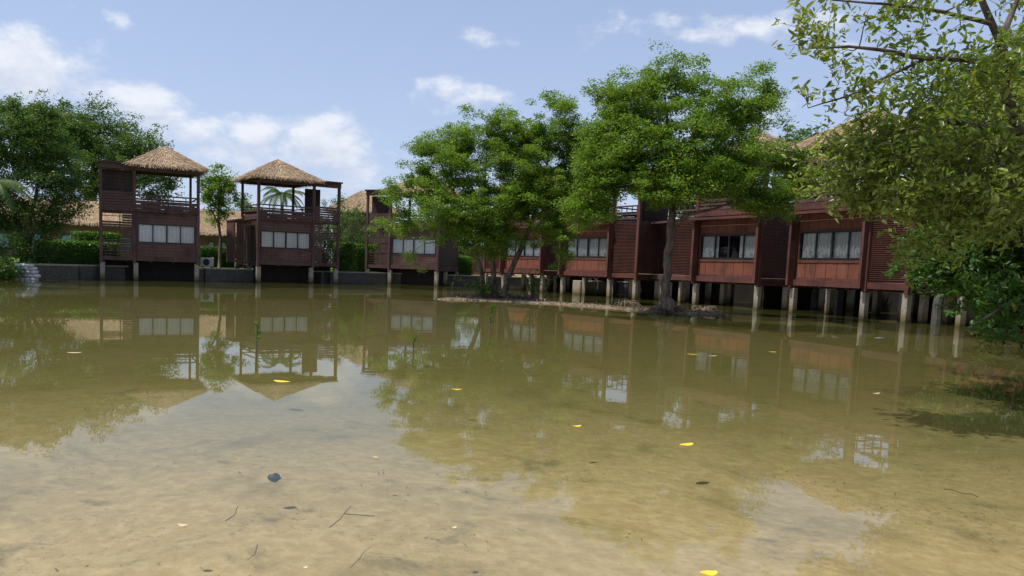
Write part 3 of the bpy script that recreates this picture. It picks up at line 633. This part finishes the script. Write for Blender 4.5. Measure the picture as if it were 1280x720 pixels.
H(250, 322, 53, 56, 1.0, 311, 332, 'dark clipped hedge between the two leftmost stilt houses', mat='dark_leaf')
H(418, 442, 54, 54, 1.5, 305, 332, 'short round-topped hedge right of the second stilt house')
H(437, 470, 57.5, 58, 1.5, 307, 325, 'bright hedge left of the third stilt house')
H(553, 592, 58.5, 59.5, 1.3, 322, 340, 'hedge in front of the low brown building')
def shrub(px, py, Y, rx, rz, label, mat='garden_leaf', n=3500, size=.13, name='shrub', z0=.7, upb=.8, cat='shrub', up=0):
    q = at(px, py, Y); root = empty(name, (q.x, q.y, z0), 0, label, cat, 'shrubs on the banks'); cz = q.z-z0
    cl = ellip((0, 0, cz), (rx, rx, rz), max(12, n//70), .3); cl[:, 2] = np.maximum(cl[:, 2], .1)
    P = (cl[:, None]+rng.normal(size=(len(cl), 70, 3))*.16).reshape(-1, 3); m = MB()
    for c in cl[::2]: m.tube([(rng.normal()*.1, rng.normal()*.1, 0), tuple(c*np.array([.5, .5, .6])), tuple(c)], [.03, .02, .008], 4)
    m.build('stems', MT['bark'], root); leaves('foliage', P, size, MT[mat], root, .45, upbias=upb); return root
shrub(428, 282, 60, 2.1, 2.3, 'tall flowering shrub between second and third stilt house', n=7000, mat='garden_leaf')
shrub(452, 300, 62, 1.6, 1.2, 'low bushy shrub at the foot of the tall lodge', n=3000)
shrub(2, 341, 39.0, 1.2, .55, 'dark shrub drooping over the bank left of the sandbags', mat='dark_leaf', n=4000, z0=.2)
shrub(-8, 318, 41, 2.0, 1.5, 'dense dark shrub at the left edge under the trees', mat='dark_leaf', n=6000)
shrub(42, 312, 43, 1.1, .9, 'leafy shrub under the multi-stemmed tree on the left bank', mat='dark_leaf', n=3500)
shrub(402, 300, 62, 2.3, 2.1, 'green bush seen through the open bay of the second stilt house', n=12000)
shrub(575, 318, 63.0, 1.2, 1.0, 'small shrub before the low brown building', n=2500)
shrub(900, 352, 47, 1.4, .7, 'low shrub on the bank glimpsed under the red house', n=2500, mat='hedge_leaf')

# ------------------------------------------------------------------ trees behind and on the banks
def E(px, py, Y, rpx, rpy, ry, n): c = at(px, py, Y); s_ = F/Y; return (tuple(c), (rpx/s_, ry, rpy/s_), n)
def pl(pts, rad): return ([tuple(at(x, y, Y)) for x, y, Y in pts], rad)
def onbank(px, Y, z=.7): q = at(px, 330, Y); return (q.x, q.y, z)
def trunk(px, Y, pts, rad, z=.7): return ([onbank(px, Y, z)]+[tuple(at(x, y, yy)) for x, y, yy in pts], rad)
tree('rain_tree', 'broad dark green tree behind the leftmost house', 'tree',
     [trunk(110, 70, [(112, 260, 70), (118, 215, 70), (125, 165, 70)], [.5, .42, .3, .12]), pl([(112, 250, 70), (85, 205, 69), (60, 165, 69)], [.3, .2, .08]), pl([(115, 235, 70), (155, 200, 70), (185, 195, 70)], [.26, .18, .06])],
     [E(125, 172, 70, 60, 36, 4.5, 320), E(75, 168, 70, 50, 30, 4.5, 220), E(165, 200, 69, 42, 34, 3.5, 240), E(115, 215, 68, 60, 45, 3.5, 260), E(195, 228, 69, 26, 24, 2.5, 90)], MT['garden_leaf'], MT['bark'], .21, 85, .8, .55, 'trees on the left bank', seed=1)
tree('bank_tree', 'multi-stemmed tree at the left edge leaning over the bank', 'tree',
     [trunk(28, 43, [(27, 300, 43), (18, 262, 43), (4, 225, 43)], [.17, .14, .11, .05]), trunk(30, 43, [(33, 290, 43), (44, 250, 43), (50, 205, 43)], [.16, .12, .09, .04]), trunk(31, 43.2, [(40, 295, 43.2), (66, 255, 43.2), (92, 235, 43.2)], [.13, .10, .07, .03])],
     [E(10, 180, 43, 55, 52, 2.6, 230), E(55, 195, 43.5, 42, 50, 2.4, 190), E(30, 146, 43.5, 45, 18, 2, 90), E(80, 245, 43.5, 26, 30, 1.6, 70), E(0, 250, 42, 25, 30, 2, 60), E(15, 270, 42.5, 30, 26, 1.6, 70), E(60, 278, 43, 22, 20, 1.2, 40), E(-60, 200, 42, 60, 60, 3, 150)], MT['garden_leaf'], MT['bark'], .13, 120, .55, .6, 'trees on the left bank', seed=2)
tree('round_tree', 'small round-crowned tree between the two leftmost stilt houses', 'tree',
     [trunk(274, 52, [(276, 300, 52), (273, 275, 52), (274, 245, 52)], [.12, .10, .08, .04]), pl([(274, 282, 52), (264, 262, 52), (260, 245, 52)], [.06, .05, .02])],
     [E(274, 236, 52, 25, 24, 1.3, 130), E(272, 272, 52, 14, 12, .8, 24)], MT['mangrove_leaf'], MT['pale_bark'], .14, 90, .34, .8, None, seed=3)
for i, (px, py, Y, rx, ry_, n_, lab) in enumerate([(1010, 205, 52, 45, 42, 180, 'tree behind the nearest red houses, seen over their railings'), (880, 235, 58, 60, 36, 180, 'tree in the garden behind the big island tree'), (720, 262, 66, 55, 28, 150, 'tree in the garden behind the balcony of the middle house'), (560, 262, 74, 45, 22, 120, 'distant tree behind the third stilt house'), (1235, 205, 46, 50, 50, 170, 'tall tree behind the hidden right hand house'), (305, 262, 82, 20, 14, 50, 'distant treetop behind the lodge')]):
    tree('garden_tree', lab, 'tree', [trunk(px, Y, [(px+3, 300, Y), (px, py+10, Y)], [.25, .18, .07])], [E(px, py, Y, rx, ry_, 3, n_), E(px+10, py+30, Y, rx*.8, ry_*.7, 3, n_//2)], MT['garden_leaf'], MT['bark'], .22, 75, .7, .6, 'garden trees behind the houses', seed=20+i)
def palm(base, top, n, L, label, seed, droop=1.0):
    global rng; rng = np.random.default_rng(seed)
    b = Vector(base); t = Vector(top); r = empty('coconut_palm', b, 0, label, 'palm')
    MB().tube([Vector((0, 0, 0)), (t-b)*.5+Vector((.15, 0, 0)), t-b], [.17, .13, .11], 8).build('trunk', MT['pale_bark'], r, smooth=True)
    for i in range(n):
        a = 2*math.pi*i/n + rng.normal()*.15; e = R(rng.uniform(5, 70)); l = L*rng.uniform(.8, 1.1); m = MB(); pts = []
        for j in range(11):
            s_ = j/10; ee = e - s_*droop*R(95); 
            if j == 0: q = t-b
            else: q = pts[-1] + Vector((math.cos(a)*math.cos(ee), math.sin(a)*math.cos(ee), math.sin(ee)))*(l/10)
            pts.append(q)
        m.tube(pts, [.03-.0025*j for j in range(11)], 4)
        sd = Vector((-math.sin(a), math.cos(a), 0))
        for j in range(1, 11):
            for k_ in range(4):
                q = pts[j-1].lerp(pts[j], k_/4); d = (pts[j]-pts[j-1]).normalized(); w_ = l*.20*math.sin(math.pi*min(.97, (j-1+k_/4)/10*.9+.12))+.05
                for g in (-1, 1):
                    e_ = q + (sd*g + d*.55 - Vector((0, 0, .55+rng.random()*.3))).normalized()*w_; i0 = len(m.v)
                    m.v += [tuple(q-d*.035), tuple(q+d*.035), tuple(e_)]; m.f.append((i0, i0+1, i0+2))
        m.build('frond', MT['palm_leaf'], r)
q = at(352, 243, 60); palm((q.x, q.y, .7), q, 16, 2.6, 'coconut palm seen through the open upper storey of the second stilt house', 51)
q = at(-14, 232, 37.5); palm((q.x-1.5, q.y+3, .7), q, 14, 2.6, 'coconut palm at the left edge with fronds drooping into view', 52)

# ------------------------------------------------------------------ island mangroves
GT = 'mangrove trees on the islet'
def isl(px, py, z=.12): q = gr(px, py, z); return q
b1 = isl(604, 370); b2 = isl(618, 371); b3 = isl(628, 372); b4 = isl(832, 388)
Ya = b2.y
tree('mangrove_tree', 'left mangrove on the islet with a thin curved trunk and crown spreading left', 'tree',
     [([tuple(b1)]+[tuple(at(x, y, y_)) for x, y, y_ in ((603, 345, Ya), (597, 322, Ya), (588, 305, Ya+.2), (575, 302, Ya+.3))], [.13, .11, .09, .07, .05]),
      pl([(590, 308, Ya+.2), (560, 300, Ya+.6), (530, 305, Ya+.8)], [.05, .035, .015]), pl([(597, 322, Ya), (582, 270, Ya-.3), (560, 225, Ya-.2), (545, 190, Ya)], [.08, .07, .05, .02]), pl([(582, 270, Ya-.3), (535, 250, Ya+.5), (510, 230, Ya+.8)], [.05, .035, .015])],
     [E(545, 205, Ya, 38, 38, 1.4, 150), E(512, 245, Ya+.5, 30, 28, 1.2, 90), E(500, 285, Ya+.6, 32, 18, 1.1, 45), E(560, 260, Ya-.6, 45, 40, 1.3, 160), E(528, 322, Ya+.8, 30, 14, .9, 26), E(575, 175, Ya+.3, 26, 26, 1.2, 80), E(585, 290, Ya-.9, 34, 22, 1.0, 60)], MT['mangrove_leaf'], MT['bark'], .085, 170, .36, .5, GT, seed=5)
tree('mangrove_tree', 'middle mangrove on the islet with an upright trunk', 'tree',
     [([tuple(b2)]+[tuple(at(x, y, y_)) for x, y, y_ in ((617, 345, Ya), (614, 310, Ya), (608, 265, Ya), (606, 220, Ya+.2), (610, 175, Ya))], [.15, .12, .11, .09, .06, .02]),
      pl([(614, 305, Ya), (622, 275, Ya-.4), (640, 240, Ya-.8), (650, 200, Ya-.8)], [.09, .07, .05, .02]), pl([(608, 265, Ya), (590, 235, Ya-.5), (580, 200, Ya-.6)], [.06, .04, .015])],
     [E(612, 185, Ya, 38, 44, 1.4, 190), E(575, 215, Ya-.7, 34, 36, 1.2, 110), E(605, 258, Ya-1.0, 45, 36, 1.3, 170), E(650, 230, Ya-.8, 36, 46, 1.3, 150), E(612, 300, Ya-.8, 24, 20, .8, 46), E(640, 175, Ya+.4, 28, 30, 1.2, 100), E(630, 270, Ya-1.2, 40, 28, 1.1, 110)], MT['mangrove_leaf'], MT['bark'], .085, 170, .36, .5, GT, seed=6)
tree('mangrove_tree', 'right mangrove of the islet clump, trunk leaning right over the water', 'tree',
     [([tuple(b3)]+[tuple(at(x, y, y_)) for x, y, y_ in ((636, 345, Ya-.1), (648, 318, Ya-.2), (660, 290, Ya-.3), (672, 255, Ya-.3), (685, 200, Ya), (690, 150, Ya))], [.15, .13, .12, .10, .08, .05, .02]),
      pl([(660, 290, Ya-.3), (690, 272, Ya-.8), (712, 262, Ya-1)], [.07, .045, .015]), pl([(672, 255, Ya-.3), (700, 225, Ya), (722, 200, Ya+.3)], [.06, .04, .015])],
     [E(692, 150, Ya, 32, 34, 1.3, 130), E(692, 200, Ya, 44, 40, 1.4, 190), E(676, 245, Ya-.8, 44, 34, 1.3, 150), E(700, 290, Ya-1.0, 30, 20, 1.0, 60), E(716, 240, Ya, 28, 38, 1.2, 120), E(728, 190, Ya+.4, 26, 34, 1.1, 110), E(738, 250, Ya+.2, 24, 34, 1.1, 90), E(660, 165, Ya+.5, 20, 26, 1.0, 60), E(665, 300, Ya-.9, 22, 12, .8, 18), E(700, 322, Ya-1.1, 12, 14, .5, 10)], MT['mangrove_leaf'], MT['bark'], .085, 170, .36, .5, GT, seed=7)
Yb = b4.y
tree('mangrove_tree', 'big mangrove on the right end of the islet with one rough upright trunk', 'tree',
     [([tuple(b4)]+[tuple(at(x, y, y_)) for x, y, y_ in ((832, 365, Yb), (834, 330, Yb), (838, 290, Yb), (840, 262, Yb), (845, 215, Yb), (835, 160, Yb), (830, 110, Yb))], [.27, .17, .15, .14, .12, .09, .06, .02]),
      pl([(838, 290, Yb), (858, 268, Yb-.4), (890, 262, Yb-.8), (925, 250, Yb-1), (948, 236, Yb-1)], [.09, .07, .05, .035, .012]), pl([(840, 262, Yb), (815, 225, Yb-.5), (785, 195, Yb-.6), (765, 165, Yb-.5)], [.11, .09, .06, .02]),
      pl([(843, 235, Yb), (880, 200, Yb-.2), (915, 165, Yb), (940, 135, Yb)], [.11, .08, .05, .02]), pl([(845, 215, Yb), (870, 160, Yb+.6), (885, 110, Yb+.6)], [.09, .06, .02]), pl([(880, 200, Yb-.2), (930, 200, Yb-.8), (970, 205, Yb-.8)], [.06, .045, .015]), pl([(815, 225, Yb-.5), (770, 235, Yb-.8), (735, 245, Yb-.6)], [.06, .04, .015])],
     [E(832, 112, Yb, 42, 36, 1.7, 200), E(775, 130, Yb, 36, 32, 1.4, 120), E(780, 185, Yb-.4, 44, 42, 1.6, 210), E(850, 165, Yb-.5, 50, 44, 1.8, 270), E(925, 130, Yb, 44, 40, 1.6, 210), E(930, 190, Yb-.5, 50, 34, 1.7, 200), E(970, 210, Yb-.6, 38, 30, 1.3, 120), E(840, 225, Yb-1.3, 60, 30, 1.5, 210), E(748, 200, Yb, 26, 40, 1.2, 110), E(955, 248, Yb-.9, 38, 22, 1.1, 80), E(755, 225, Yb-.6, 38, 26, 1.2, 90), E(895, 215, Yb-1.2, 40, 26, 1.3, 110), E(988, 250, Yb-.8, 28, 22, 1.0, 60), E(1000, 222, Yb-.4, 20, 18, .9, 30), E(735, 262, Yb-.6, 28, 22, 1.0, 50)], MT['mangrove_leaf'], MT['bark'], .085, 160, .37, .5, GT, seed=8)

# prop roots, litter and stones on the islet
rng = np.random.default_rng(3)
def roots(c, n, r0, label, seed):
    rr = random.Random(seed); o = empty('root_tangle', (c.x, c.y, c.z), 0, label, 'roots', 'root tangles on the islet'); m = MB()
    for i in range(n):
        a = rr.uniform(0, 6.28); d = rr.uniform(.2, r0); s = rr.uniform(0, .35)*d; h = rr.uniform(.05, .28)
        p0 = Vector((math.cos(a)*s, math.sin(a)*s, .02)); a2 = a+rr.uniform(-.5, .5); p1 = Vector((math.cos(a2)*d, math.sin(a2)*d*.7, -.25)); mid = p0.lerp(p1, .5)+Vector((0, 0, h+.05))
        m.tube([p0, p0.lerp(mid, .6)+Vector((0, 0, .05)), mid, mid.lerp(p1, .5)+Vector((0, 0, .04)), p1], [.022, .02, .018, .016, .012], 5)
    m.build('root', MT['pale_bark'], o, smooth=True); return o
roots(isl(612, 371, .08), 90, 1.5, 'tangle of grey roots round the middle of the tree clump', 1); roots(isl(650, 374, .02), 60, 1.3, 'tangle of grey roots right of the leaning trunk', 2)
roots(isl(832, 388, .08), 90, 1.1, 'tangle of roots at the foot of the big trunk', 3); roots(isl(880, 389, .03), 60, .8, 'low root mound on the right tip of the islet', 4); roots(isl(780, 381, .0), 50, 1.0, 'flat tangle of roots left of the big trunk', 5); roots(isl(575, 372, .0), 40, .9, 'low roots at the left tip of the islet', 6)
# dead leaf litter: uncountable
n = 4200; t = rng.random(n); pa = np.array([[c[0][0], c[0][1]] for c in ISL]); k_ = t*(len(pa)-1); i = np.minimum(k_.astype(int), len(pa)-2); f_ = (k_-i)[:, None]
P2 = pa[i]*(1-f_)+pa[i+1]*f_ + rng.normal(size=(n, 2))*np.array([.6, .55]); hz_ = height(P2[:, 0], P2[:, 1]); kp = hz_ > -.02; P3 = np.column_stack([P2, hz_+.01])[kp]
tag(leaves('leaf_litter', P3, .07, MT['dead_leaf'], None, .5, upbias=2.5), 'brown dead leaves strewn over the islet', 'leaf litter', kind='stuff')
shr = [(668, 345, 5, .5, 'bright leafy shoots under the leaning trunk'), (606, 357, 0, .4, 'green shoots at the foot of the tree clump')]
for px, py, _, s, lab in shr:
    q = at(px, py, Ya-.3); r = empty('root_sprout', (q.x, q.y, .05), 0, lab, 'sprout'); m = MB(); Ps = []
    for j in range(14):
        e_ = Vector((rng.normal()*s, rng.normal()*s*.5, max(.1, q.z+rng.normal()*s*.5))); m.tube([(0, 0, 0), tuple(e_*.6+Vector((0, 0, .15))), tuple(e_)], [.015, .012, .005], 4)
        for t_ in np.linspace(.4, 1, 6): Ps.append(np.repeat((np.array(e_)*t_+np.array([0, 0, .15*(1-t_)]))[None], 4, 0)+rng.normal(size=(4, 3))*.05)
    m.build('stem', MT['bark'], r); leaves('foliage', np.concatenate(Ps), .13, MT['hedge_leaf'], r, .45)
# seedlings standing in the water
sd_l = {612: 'leafy mangrove seedling in the water in front of the islet', 320: 'thin dark mangrove seedling in open water at the left', 516: 'tiny mangrove seedling left of the islet', 478: 'very small shoot in the water between the left houses and the islet', 690: 'small green shoot at the water edge under the houses', 565: 'faint seedling in the shallows left of the islet'}
for px, py, h in ((612, 414, .55), (320, 437, .42), (516, 436, .20), (478, 377, .25), (690, 362, .5), (565, 362, .4)):
    q = gr(px, py); r = empty('mangrove_seedling', (q.x, q.y, 0), 0, sd_l[px], 'seedling', 'mangrove seedlings in the pond')
    m = MB(); top = Vector((.03, .0, h)); m.tube([(0, 0, -.35), (.01, .01, h*.5), tuple(top)], [.013, .011, .006], 6); m.build('stem', MT['bark'], r, smooth=True)
    P = []; O = []
    for t_ in np.linspace(.35, 1, 8):
        for s in range(3): P.append(np.array(top)*t_+np.array([0, 0, .0])); a = rng.random()*6.28; O.append([math.cos(a), math.sin(a), .7])
    leaves('foliage', np.array(P), .085 if h > .3 else .06, MT['hedge_leaf'], r, .42, detailed=True, out=np.array(O)*1.5)

# ------------------------------------------------------------------ small things on the bank and in the water
# sandbags
sb_ = at(38, 345, 39.4); rows = [(4, 0), (4, .17), (4, .34), (3, .51), (3, .66)]
BROW = ['bottom', 'second lowest', 'middle', 'second highest', 'top']; BPOS = {4: ['left end', 'second from the left', 'second from the right', 'right end'], 3: ['left end', 'centre', 'right end']}
def bagmesh(seed):
    rr = random.Random(seed); m = MB(); N, K = 10, 12
    for i in range(N+1):
        t = -1+2*i/N; w = max(.05, (1-abs(t)**3.2))**.5
        for j in range(K):
            a = 2*math.pi*j/K; c, s = math.cos(a), math.sin(a); q = (abs(c)**4+abs(s)**4)**-.25
            m.v.append((t*.21, c*q*.13*w*(1+.08*rr.uniform(-1, 1)), .09+s*q*.09*w*(1+.1*rr.uniform(-1, 1))))
    for i in range(N):
        for j in range(K): a = i*K+j; b = i*K+(j+1) % K; m.f.append((a, b, b+K, a+K))
    m.f += [tuple(range(K))[::-1], tuple(N*K+j for j in range(K))]; return m.mesh('sandbag', MT['sack'], True)
for ri, (n_, z) in enumerate(rows):
    for j in range(n_):
        o = bpy.data.objects.new('sandbag', bagmesh(ri*7+j)); C.objects.link(o); o.location = (sb_.x-.55+.30*j+(.12 if ri % 2 else 0)+(.1 if n_ == 3 else 0), sb_.y-.25+.03*rnd.uniform(-1, 1), -.06+z*1.05)
        o.rotation_euler = (rnd.uniform(-.1, .1), rnd.uniform(-.08, .08), rnd.uniform(-.25, .25)); o.scale = (.9, 1.3, 1.05)
        tag(o, f'grey sandbag, {BPOS[n_][j]} of the {BROW[ri]} row in the stack', 'sandbag', 'sandbags stacked against the bank')
# air conditioners beside the leftmost houses
for px, Y, lab in ((259, 50.5, 'white air conditioner box just right of the leftmost house'), (301, 53, 'white air conditioner box left of the red slatted screen')):
    q = at(px, 330, Y); r = empty('air_conditioner', (q.x, q.y, .78), .5, lab, 'air conditioner', 'air conditioner boxes by the houses')
    MB().box(-.4, .4, -.15, .15, .06, .66).build('casing', MT['white'], r, bevel=.02)
    m = MB(); m.tube([(-.1, -.175, .36), (-.1, -.152, .36)], [.22, .22], 16); m.build('fan_grille', MT['frame'], r)
    m = MB(); m.box(-.35, -.25, -.14, .14, 0, .057); m.box(.25, .35, -.14, .14, 0, .057); m.build('foot', MT['frame'], r)
# pipes and boxes under the houses
q = at(737, 356, 47); r = empty('concrete_tank', (q.x, q.y, 0), .3, 'pale concrete septic tank with a bent pipe under the middle red house', 'tank'); MB().box(-.9, .9, -.5, .5, -.5, .82).build('tank_body', MT['concrete'], r, bevel=.03)
m = MB(); m.tube([(-.1, -.45, 1.15), (-.1, -.6, 1.05), (.25, -.62, .85), (.2, -.62, .3)], [.05]*4, 8); m.tube([(-.4, -.3, 1.1), (.5, -.3, 1.05)], [.05, .05], 8); m.build('pipe', MT['white'], r, smooth=True)
q = at(1043, 365, 33.5); r = empty('brick_pier', (q.x, q.y, 0), -.9, 'mossy brick pier with white pipes under the nearest red house', 'pier'); MB().box(-.28, .28, -.28, .28, -.5, .95).build('pier_body', MT['retaining'], r)
m = MB(); m.tube([(-.5, -.2, 1.12), (.0, -.25, 1.0), (.5, -.2, 1.12)], [.05]*3, 8); m.tube([(-.3, -.2, 1.15), (-.3, -.25, .98)], [.045]*2, 8); m.build('pipe', MT['white'], r, smooth=True)

def leafmesh(L, Wd, curl, mat, seed):
    rr = random.Random(seed); m = MB(); n = 7
    for i in range(n):
        t = i/(n-1); w = Wd*math.sin(math.pi*(t*.92+.04))**.8/2; z = curl*((t-.5)**2*4); b = curl*.5
        m.v += [((t-.5)*L, -w, z+b), ((t-.5)*L, 0, z), ((t-.5)*L, w, z+b)]
    for i in range(n-1):
        a = i*3; m.f += [(a, a+3, a+4, a+1), (a+1, a+4, a+5, a+2)]
    return m.mesh('fallen_leaf', mat, True)
FL = [(858, 556, .16, .075, 'yellow', 'large yellow leaf floating right of centre with a curled edge'), (721, 533, .10, .05, 'yellow', 'small yellow leaf floating on the calm water up left of the large one'),
      (886, 717, .09, .06, 'yellow', 'yellow leaf cut by the bottom edge of the picture'), (966, 440, .13, .08, 'yellow', 'yellow green leaf floating below the second nearest house'), (228, 657, .06, .035, 'tan', 'pale leaf on the sandy shallows at lower left'), (352, 477, .22, .12, 'yellow', 'yellow leaf floating in the reflection of the second thatched roof'),
      (93, 441, .2, .09, 'tan', 'pale leaf floating far left'), (571, 487, .12, .06, 'yellow', 'yellow leaf floating left of centre in the tree reflection'), (890, 445, .2, .06, 'tan', 'thin pale leaf floating under the window reflections'), (866, 443, .2, .07, 'yellow', 'yellow green leaf drifting under the second nearest house'),
      (470, 572, .05, .03, 'tan', 'pale speck of leaf in the middle of the cloud reflection'), (381, 710, .03, .02, 'tan', 'white speck at the bottom edge left of centre'), (567, 660, .04, .02, 'tan', 'tan speck of leaf by the forked twig'), (1095, 492, .14, .05, 'tan', 'pale leaf at the edge of the shade at right'), ]
for i, (px, py, L, w_, c_, lab) in enumerate(FL):
    q = gr(px, py, .004); o = bpy.data.objects.new('fallen_leaf', leafmesh(L, w_, .006, MT[c_], i)); C.objects.link(o); o.location = q; o.rotation_euler = (0, 0, rnd.uniform(-.6, .6)); tag(o, lab, 'leaf', 'fallen leaves floating on the pond')
# sunken stone and twigs
q = gr(343, 622, -.2); m = MB(); N = 9
rr = random.Random(5)
for i in range(7):
    for j in range(N):
        ph = math.pi*(i+.5)/7; a = 2*math.pi*j/N; s = 1+.2*rr.uniform(-1, 1); m.v.append((.065*math.sin(ph)*math.cos(a)*s, .045*math.sin(ph)*math.sin(a)*s, .04*math.cos(ph)*s))
for i in range(6):
    for j in range(N): a = i*N+j; b = i*N+(j+1) % N; m.f.append((a, b, b+N, a+N))
m.f += [tuple(range(N)), tuple(6*N+j for j in reversed(range(N)))]
o = m.build('stone', MT['stone'], smooth=True); o.location = (q.x, q.y, -.06); o.rotation_euler = (0, .2, .5); o.scale = (.7, .7, .7); tag(o, 'dark stone lying in the sandy shallows at lower left', 'stone')
def zb(x, y): return float(height(np.array([x]), np.array([y]))[0])
for (pts, lab) in (([(412, 660), (425, 650), (430, 643), (455, 645), (468, 646)], 'forked dark twig on the silt below the middle of the picture'), ([(282, 652), (293, 645), (297, 634)], 'short bent twig in the sandy shallows at lower left'),
                   ([(1180, 612), (1190, 613), (1205, 618), (1215, 618), (1222, 622)], 'thin dark twig on the bottom at lower right')):
    w3 = [gr(x, y, -.02) for x, y in pts]; b = w3[0]; m = MB(); m.tube([tuple(Vector((q.x-b.x, q.y-b.y, .004))) for q in w3], [.003]*len(w3), 5)
    if 'forked' in lab: m.tube([(w3[2].x-b.x, w3[2].y-b.y, .004), (w3[2].x-b.x+.03, w3[2].y-b.y+.10, .02)], [.003, .002], 5)
    o = m.build('twig', MT['wet_twig'], smooth=True); o.location = (b.x, b.y, -.02); tag(o, lab, 'twig', 'twigs in the shallows')
# sunken litter on the near silt: uncountable
n = 9000; Pn = np.column_stack([rng.uniform(-9, 9, n), 1.5+rng.random(n)**1.3*13]); msk = vnoise(Pn[:, 0]+20, Pn[:, 1]+20, .8, 9)+.35*vnoise(Pn[:, 0]+20, Pn[:, 1]+20, 2.9, 10) > .78; Pn = Pn[msk]
tag(leaves('sunken_litter', np.column_stack([Pn, height(Pn[:, 0], Pn[:, 1])+.006]), .022, MT['stone'], None, .3, upbias=5, var=.5), 'dark bits of leaf lying on the silt under water', 'litter', kind='stuff')

# ------------------------------------------------------------------ trees at the right, near the camera
tree('overhanging_tree', 'near tree at the upper right with sparse olive leaves reaching over the pond', 'tree',
     [([(13.5, 11.5, -.2)]+[tuple(at(x, y, Y_)) for x, y, Y_ in ((1400, 330, 11), (1330, 230, 10.4), (1275, 165, 10), (1255, 115, 9.8), (1262, 80, 9.6), (1240, 30, 9.5), (1215, -30, 9.5))], [.13, .11, .09, .065, .055, .045, .04, .03]),
      pl([(1256, 100, 9.7), (1236, 78, 9.4), (1200, 74, 9.2), (1150, 72, 9.0), (1100, 62, 8.9), (1060, 58, 8.8), (1020, 60, 8.8)], [.045, .038, .034, .028, .022, .016, .008]),
      pl([(1160, 72, 9.0), (1110, 95, 9.1), (1060, 120, 9.2), (1010, 135, 9.3)], [.02, .018, .013, .006]), pl([(1240, 30, 9.5), (1180, 15, 9.2), (1110, 5, 9.0), (1040, 0, 8.9)], [.03, .022, .016, .008]),
      pl([(1275, 165, 10), (1230, 160, 9.5), (1180, 150, 9.2), (1120, 165, 9.2), (1080, 185, 9.2)], [.05, .04, .03, .02, .008]), pl([(1330, 230, 10.4), (1270, 205, 9.6), (1210, 215, 9.3), (1150, 235, 9.2)], [.05, .04, .03, .012]), pl([(1255, 40, 9.5), (1280, -20, 9.6)], [.04, .02])],
     [E(1065, 205, 9.4, 48, 30, .7, 46), E(1075, 250, 9.5, 30, 18, .5, 16), E(1005, 45, 8.9, 48, 34, .6, 8), E(1085, 30, 9, 60, 40, .8, 15), E(1170, 25, 9.2, 60, 40, .9, 21), E(1030, 110, 9.2, 45, 36, .6, 8), E(1110, 120, 9.2, 58, 40, .8, 19), E(1200, 110, 9.4, 55, 44, 1.0, 42), E(1120, 185, 9.3, 62, 34, .8, 49), E(1220, 185, 9.6, 70, 48, 1.0, 91), E(1130, 235, 9.3, 60, 30, .7, 47), E(1200, 260, 9.4, 55, 34, .8, 63), E(1290, 120, 10, 40, 110, 1.2, 76), E(1265, 250, 9.6, 40, 50, .9, 57), E(1160, 305, 9.3, 24, 30, .4, 11), E(1380, 150, 10.2, 70, 140, 1.5, 72), E(1060, 165, 9.3, 50, 20, .6, 11)],
     MT['olive_leaf'], MT['bark'], .080, 36, .24, .8, 'trees at the right edge', detailed=True, twig=.008, whorl=5, upbias=.7, aspect=.42, twigs=.5, seed=11)
tree('bankside_tree', 'dense darker green tree behind the overhanging one, drooping to the water at the right edge', 'tree',
     [([(15.5, 14.5, -.2)]+[tuple(at(x, y, Y_)) for x, y, Y_ in ((1390, 300, 13.5), (1330, 200, 13), (1290, 100, 12.5))], [.2, .17, .13, .05]),
      pl([(1380, 330, 13.4), (1320, 345, 11.5), (1270, 372, 10.5), (1240, 392, 10.3), (1210, 410, 10.2)], [.05, .04, .02, .014, .006]), pl([(1360, 260, 13.2), (1290, 250, 12.5), (1230, 270, 12), (1180, 290, 12)], [.07, .05, .03, .01])],
     [E(1262, 120, 13, 34, 50, 1.6, 90), E(1220, 200, 13, 50, 46, 1.4, 170), E(1240, 290, 11.8, 60, 44, 1.1, 190), E(1200, 325, 12, 44, 34, .9, 130), E(1250, 345, 12.5, 50, 40, 1.0, 130), E(1265, 350, 11, 34, 34, .8, 80), E(1262, 385, 10.6, 26, 22, .4, 26), E(1218, 405, 10.25, 12, 7, .2, 6), E(1330, 300, 12.5, 60, 110, 1.6, 230), E(1330, 120, 13, 60, 110, 1.8, 200)],
     MT['dark_leaf'], MT['bark'], .095, 60, .30, .75, 'trees at the right edge', detailed=True, twig=.009, whorl=7, upbias=.7, aspect=.42, seed=12)
tree('mangrove_thicket', 'shaded mangrove bush filling the bank beyond the right edge', 'bush',
     [([(17.5, 20, -.2), (17.2, 19.5, 2), (16.8, 19, 3.6)], [.18, .13, .05])], [((14.6, 19.6, 2.0), (1.5, 2.0, 1.5), 170), ((15.9, 18.2, 1.4), (1.8, 2.2, 1.3), 170), ((17, 20, 3.6), (2.2, 2.4, 1.8), 170), ((18.5, 16, 2.4), (2, 3, 2.2), 160)],
     MT['dark_leaf'], MT['bark'], .11, 80, .34, .75, 'trees at the right edge', whorl=7, seed=13)
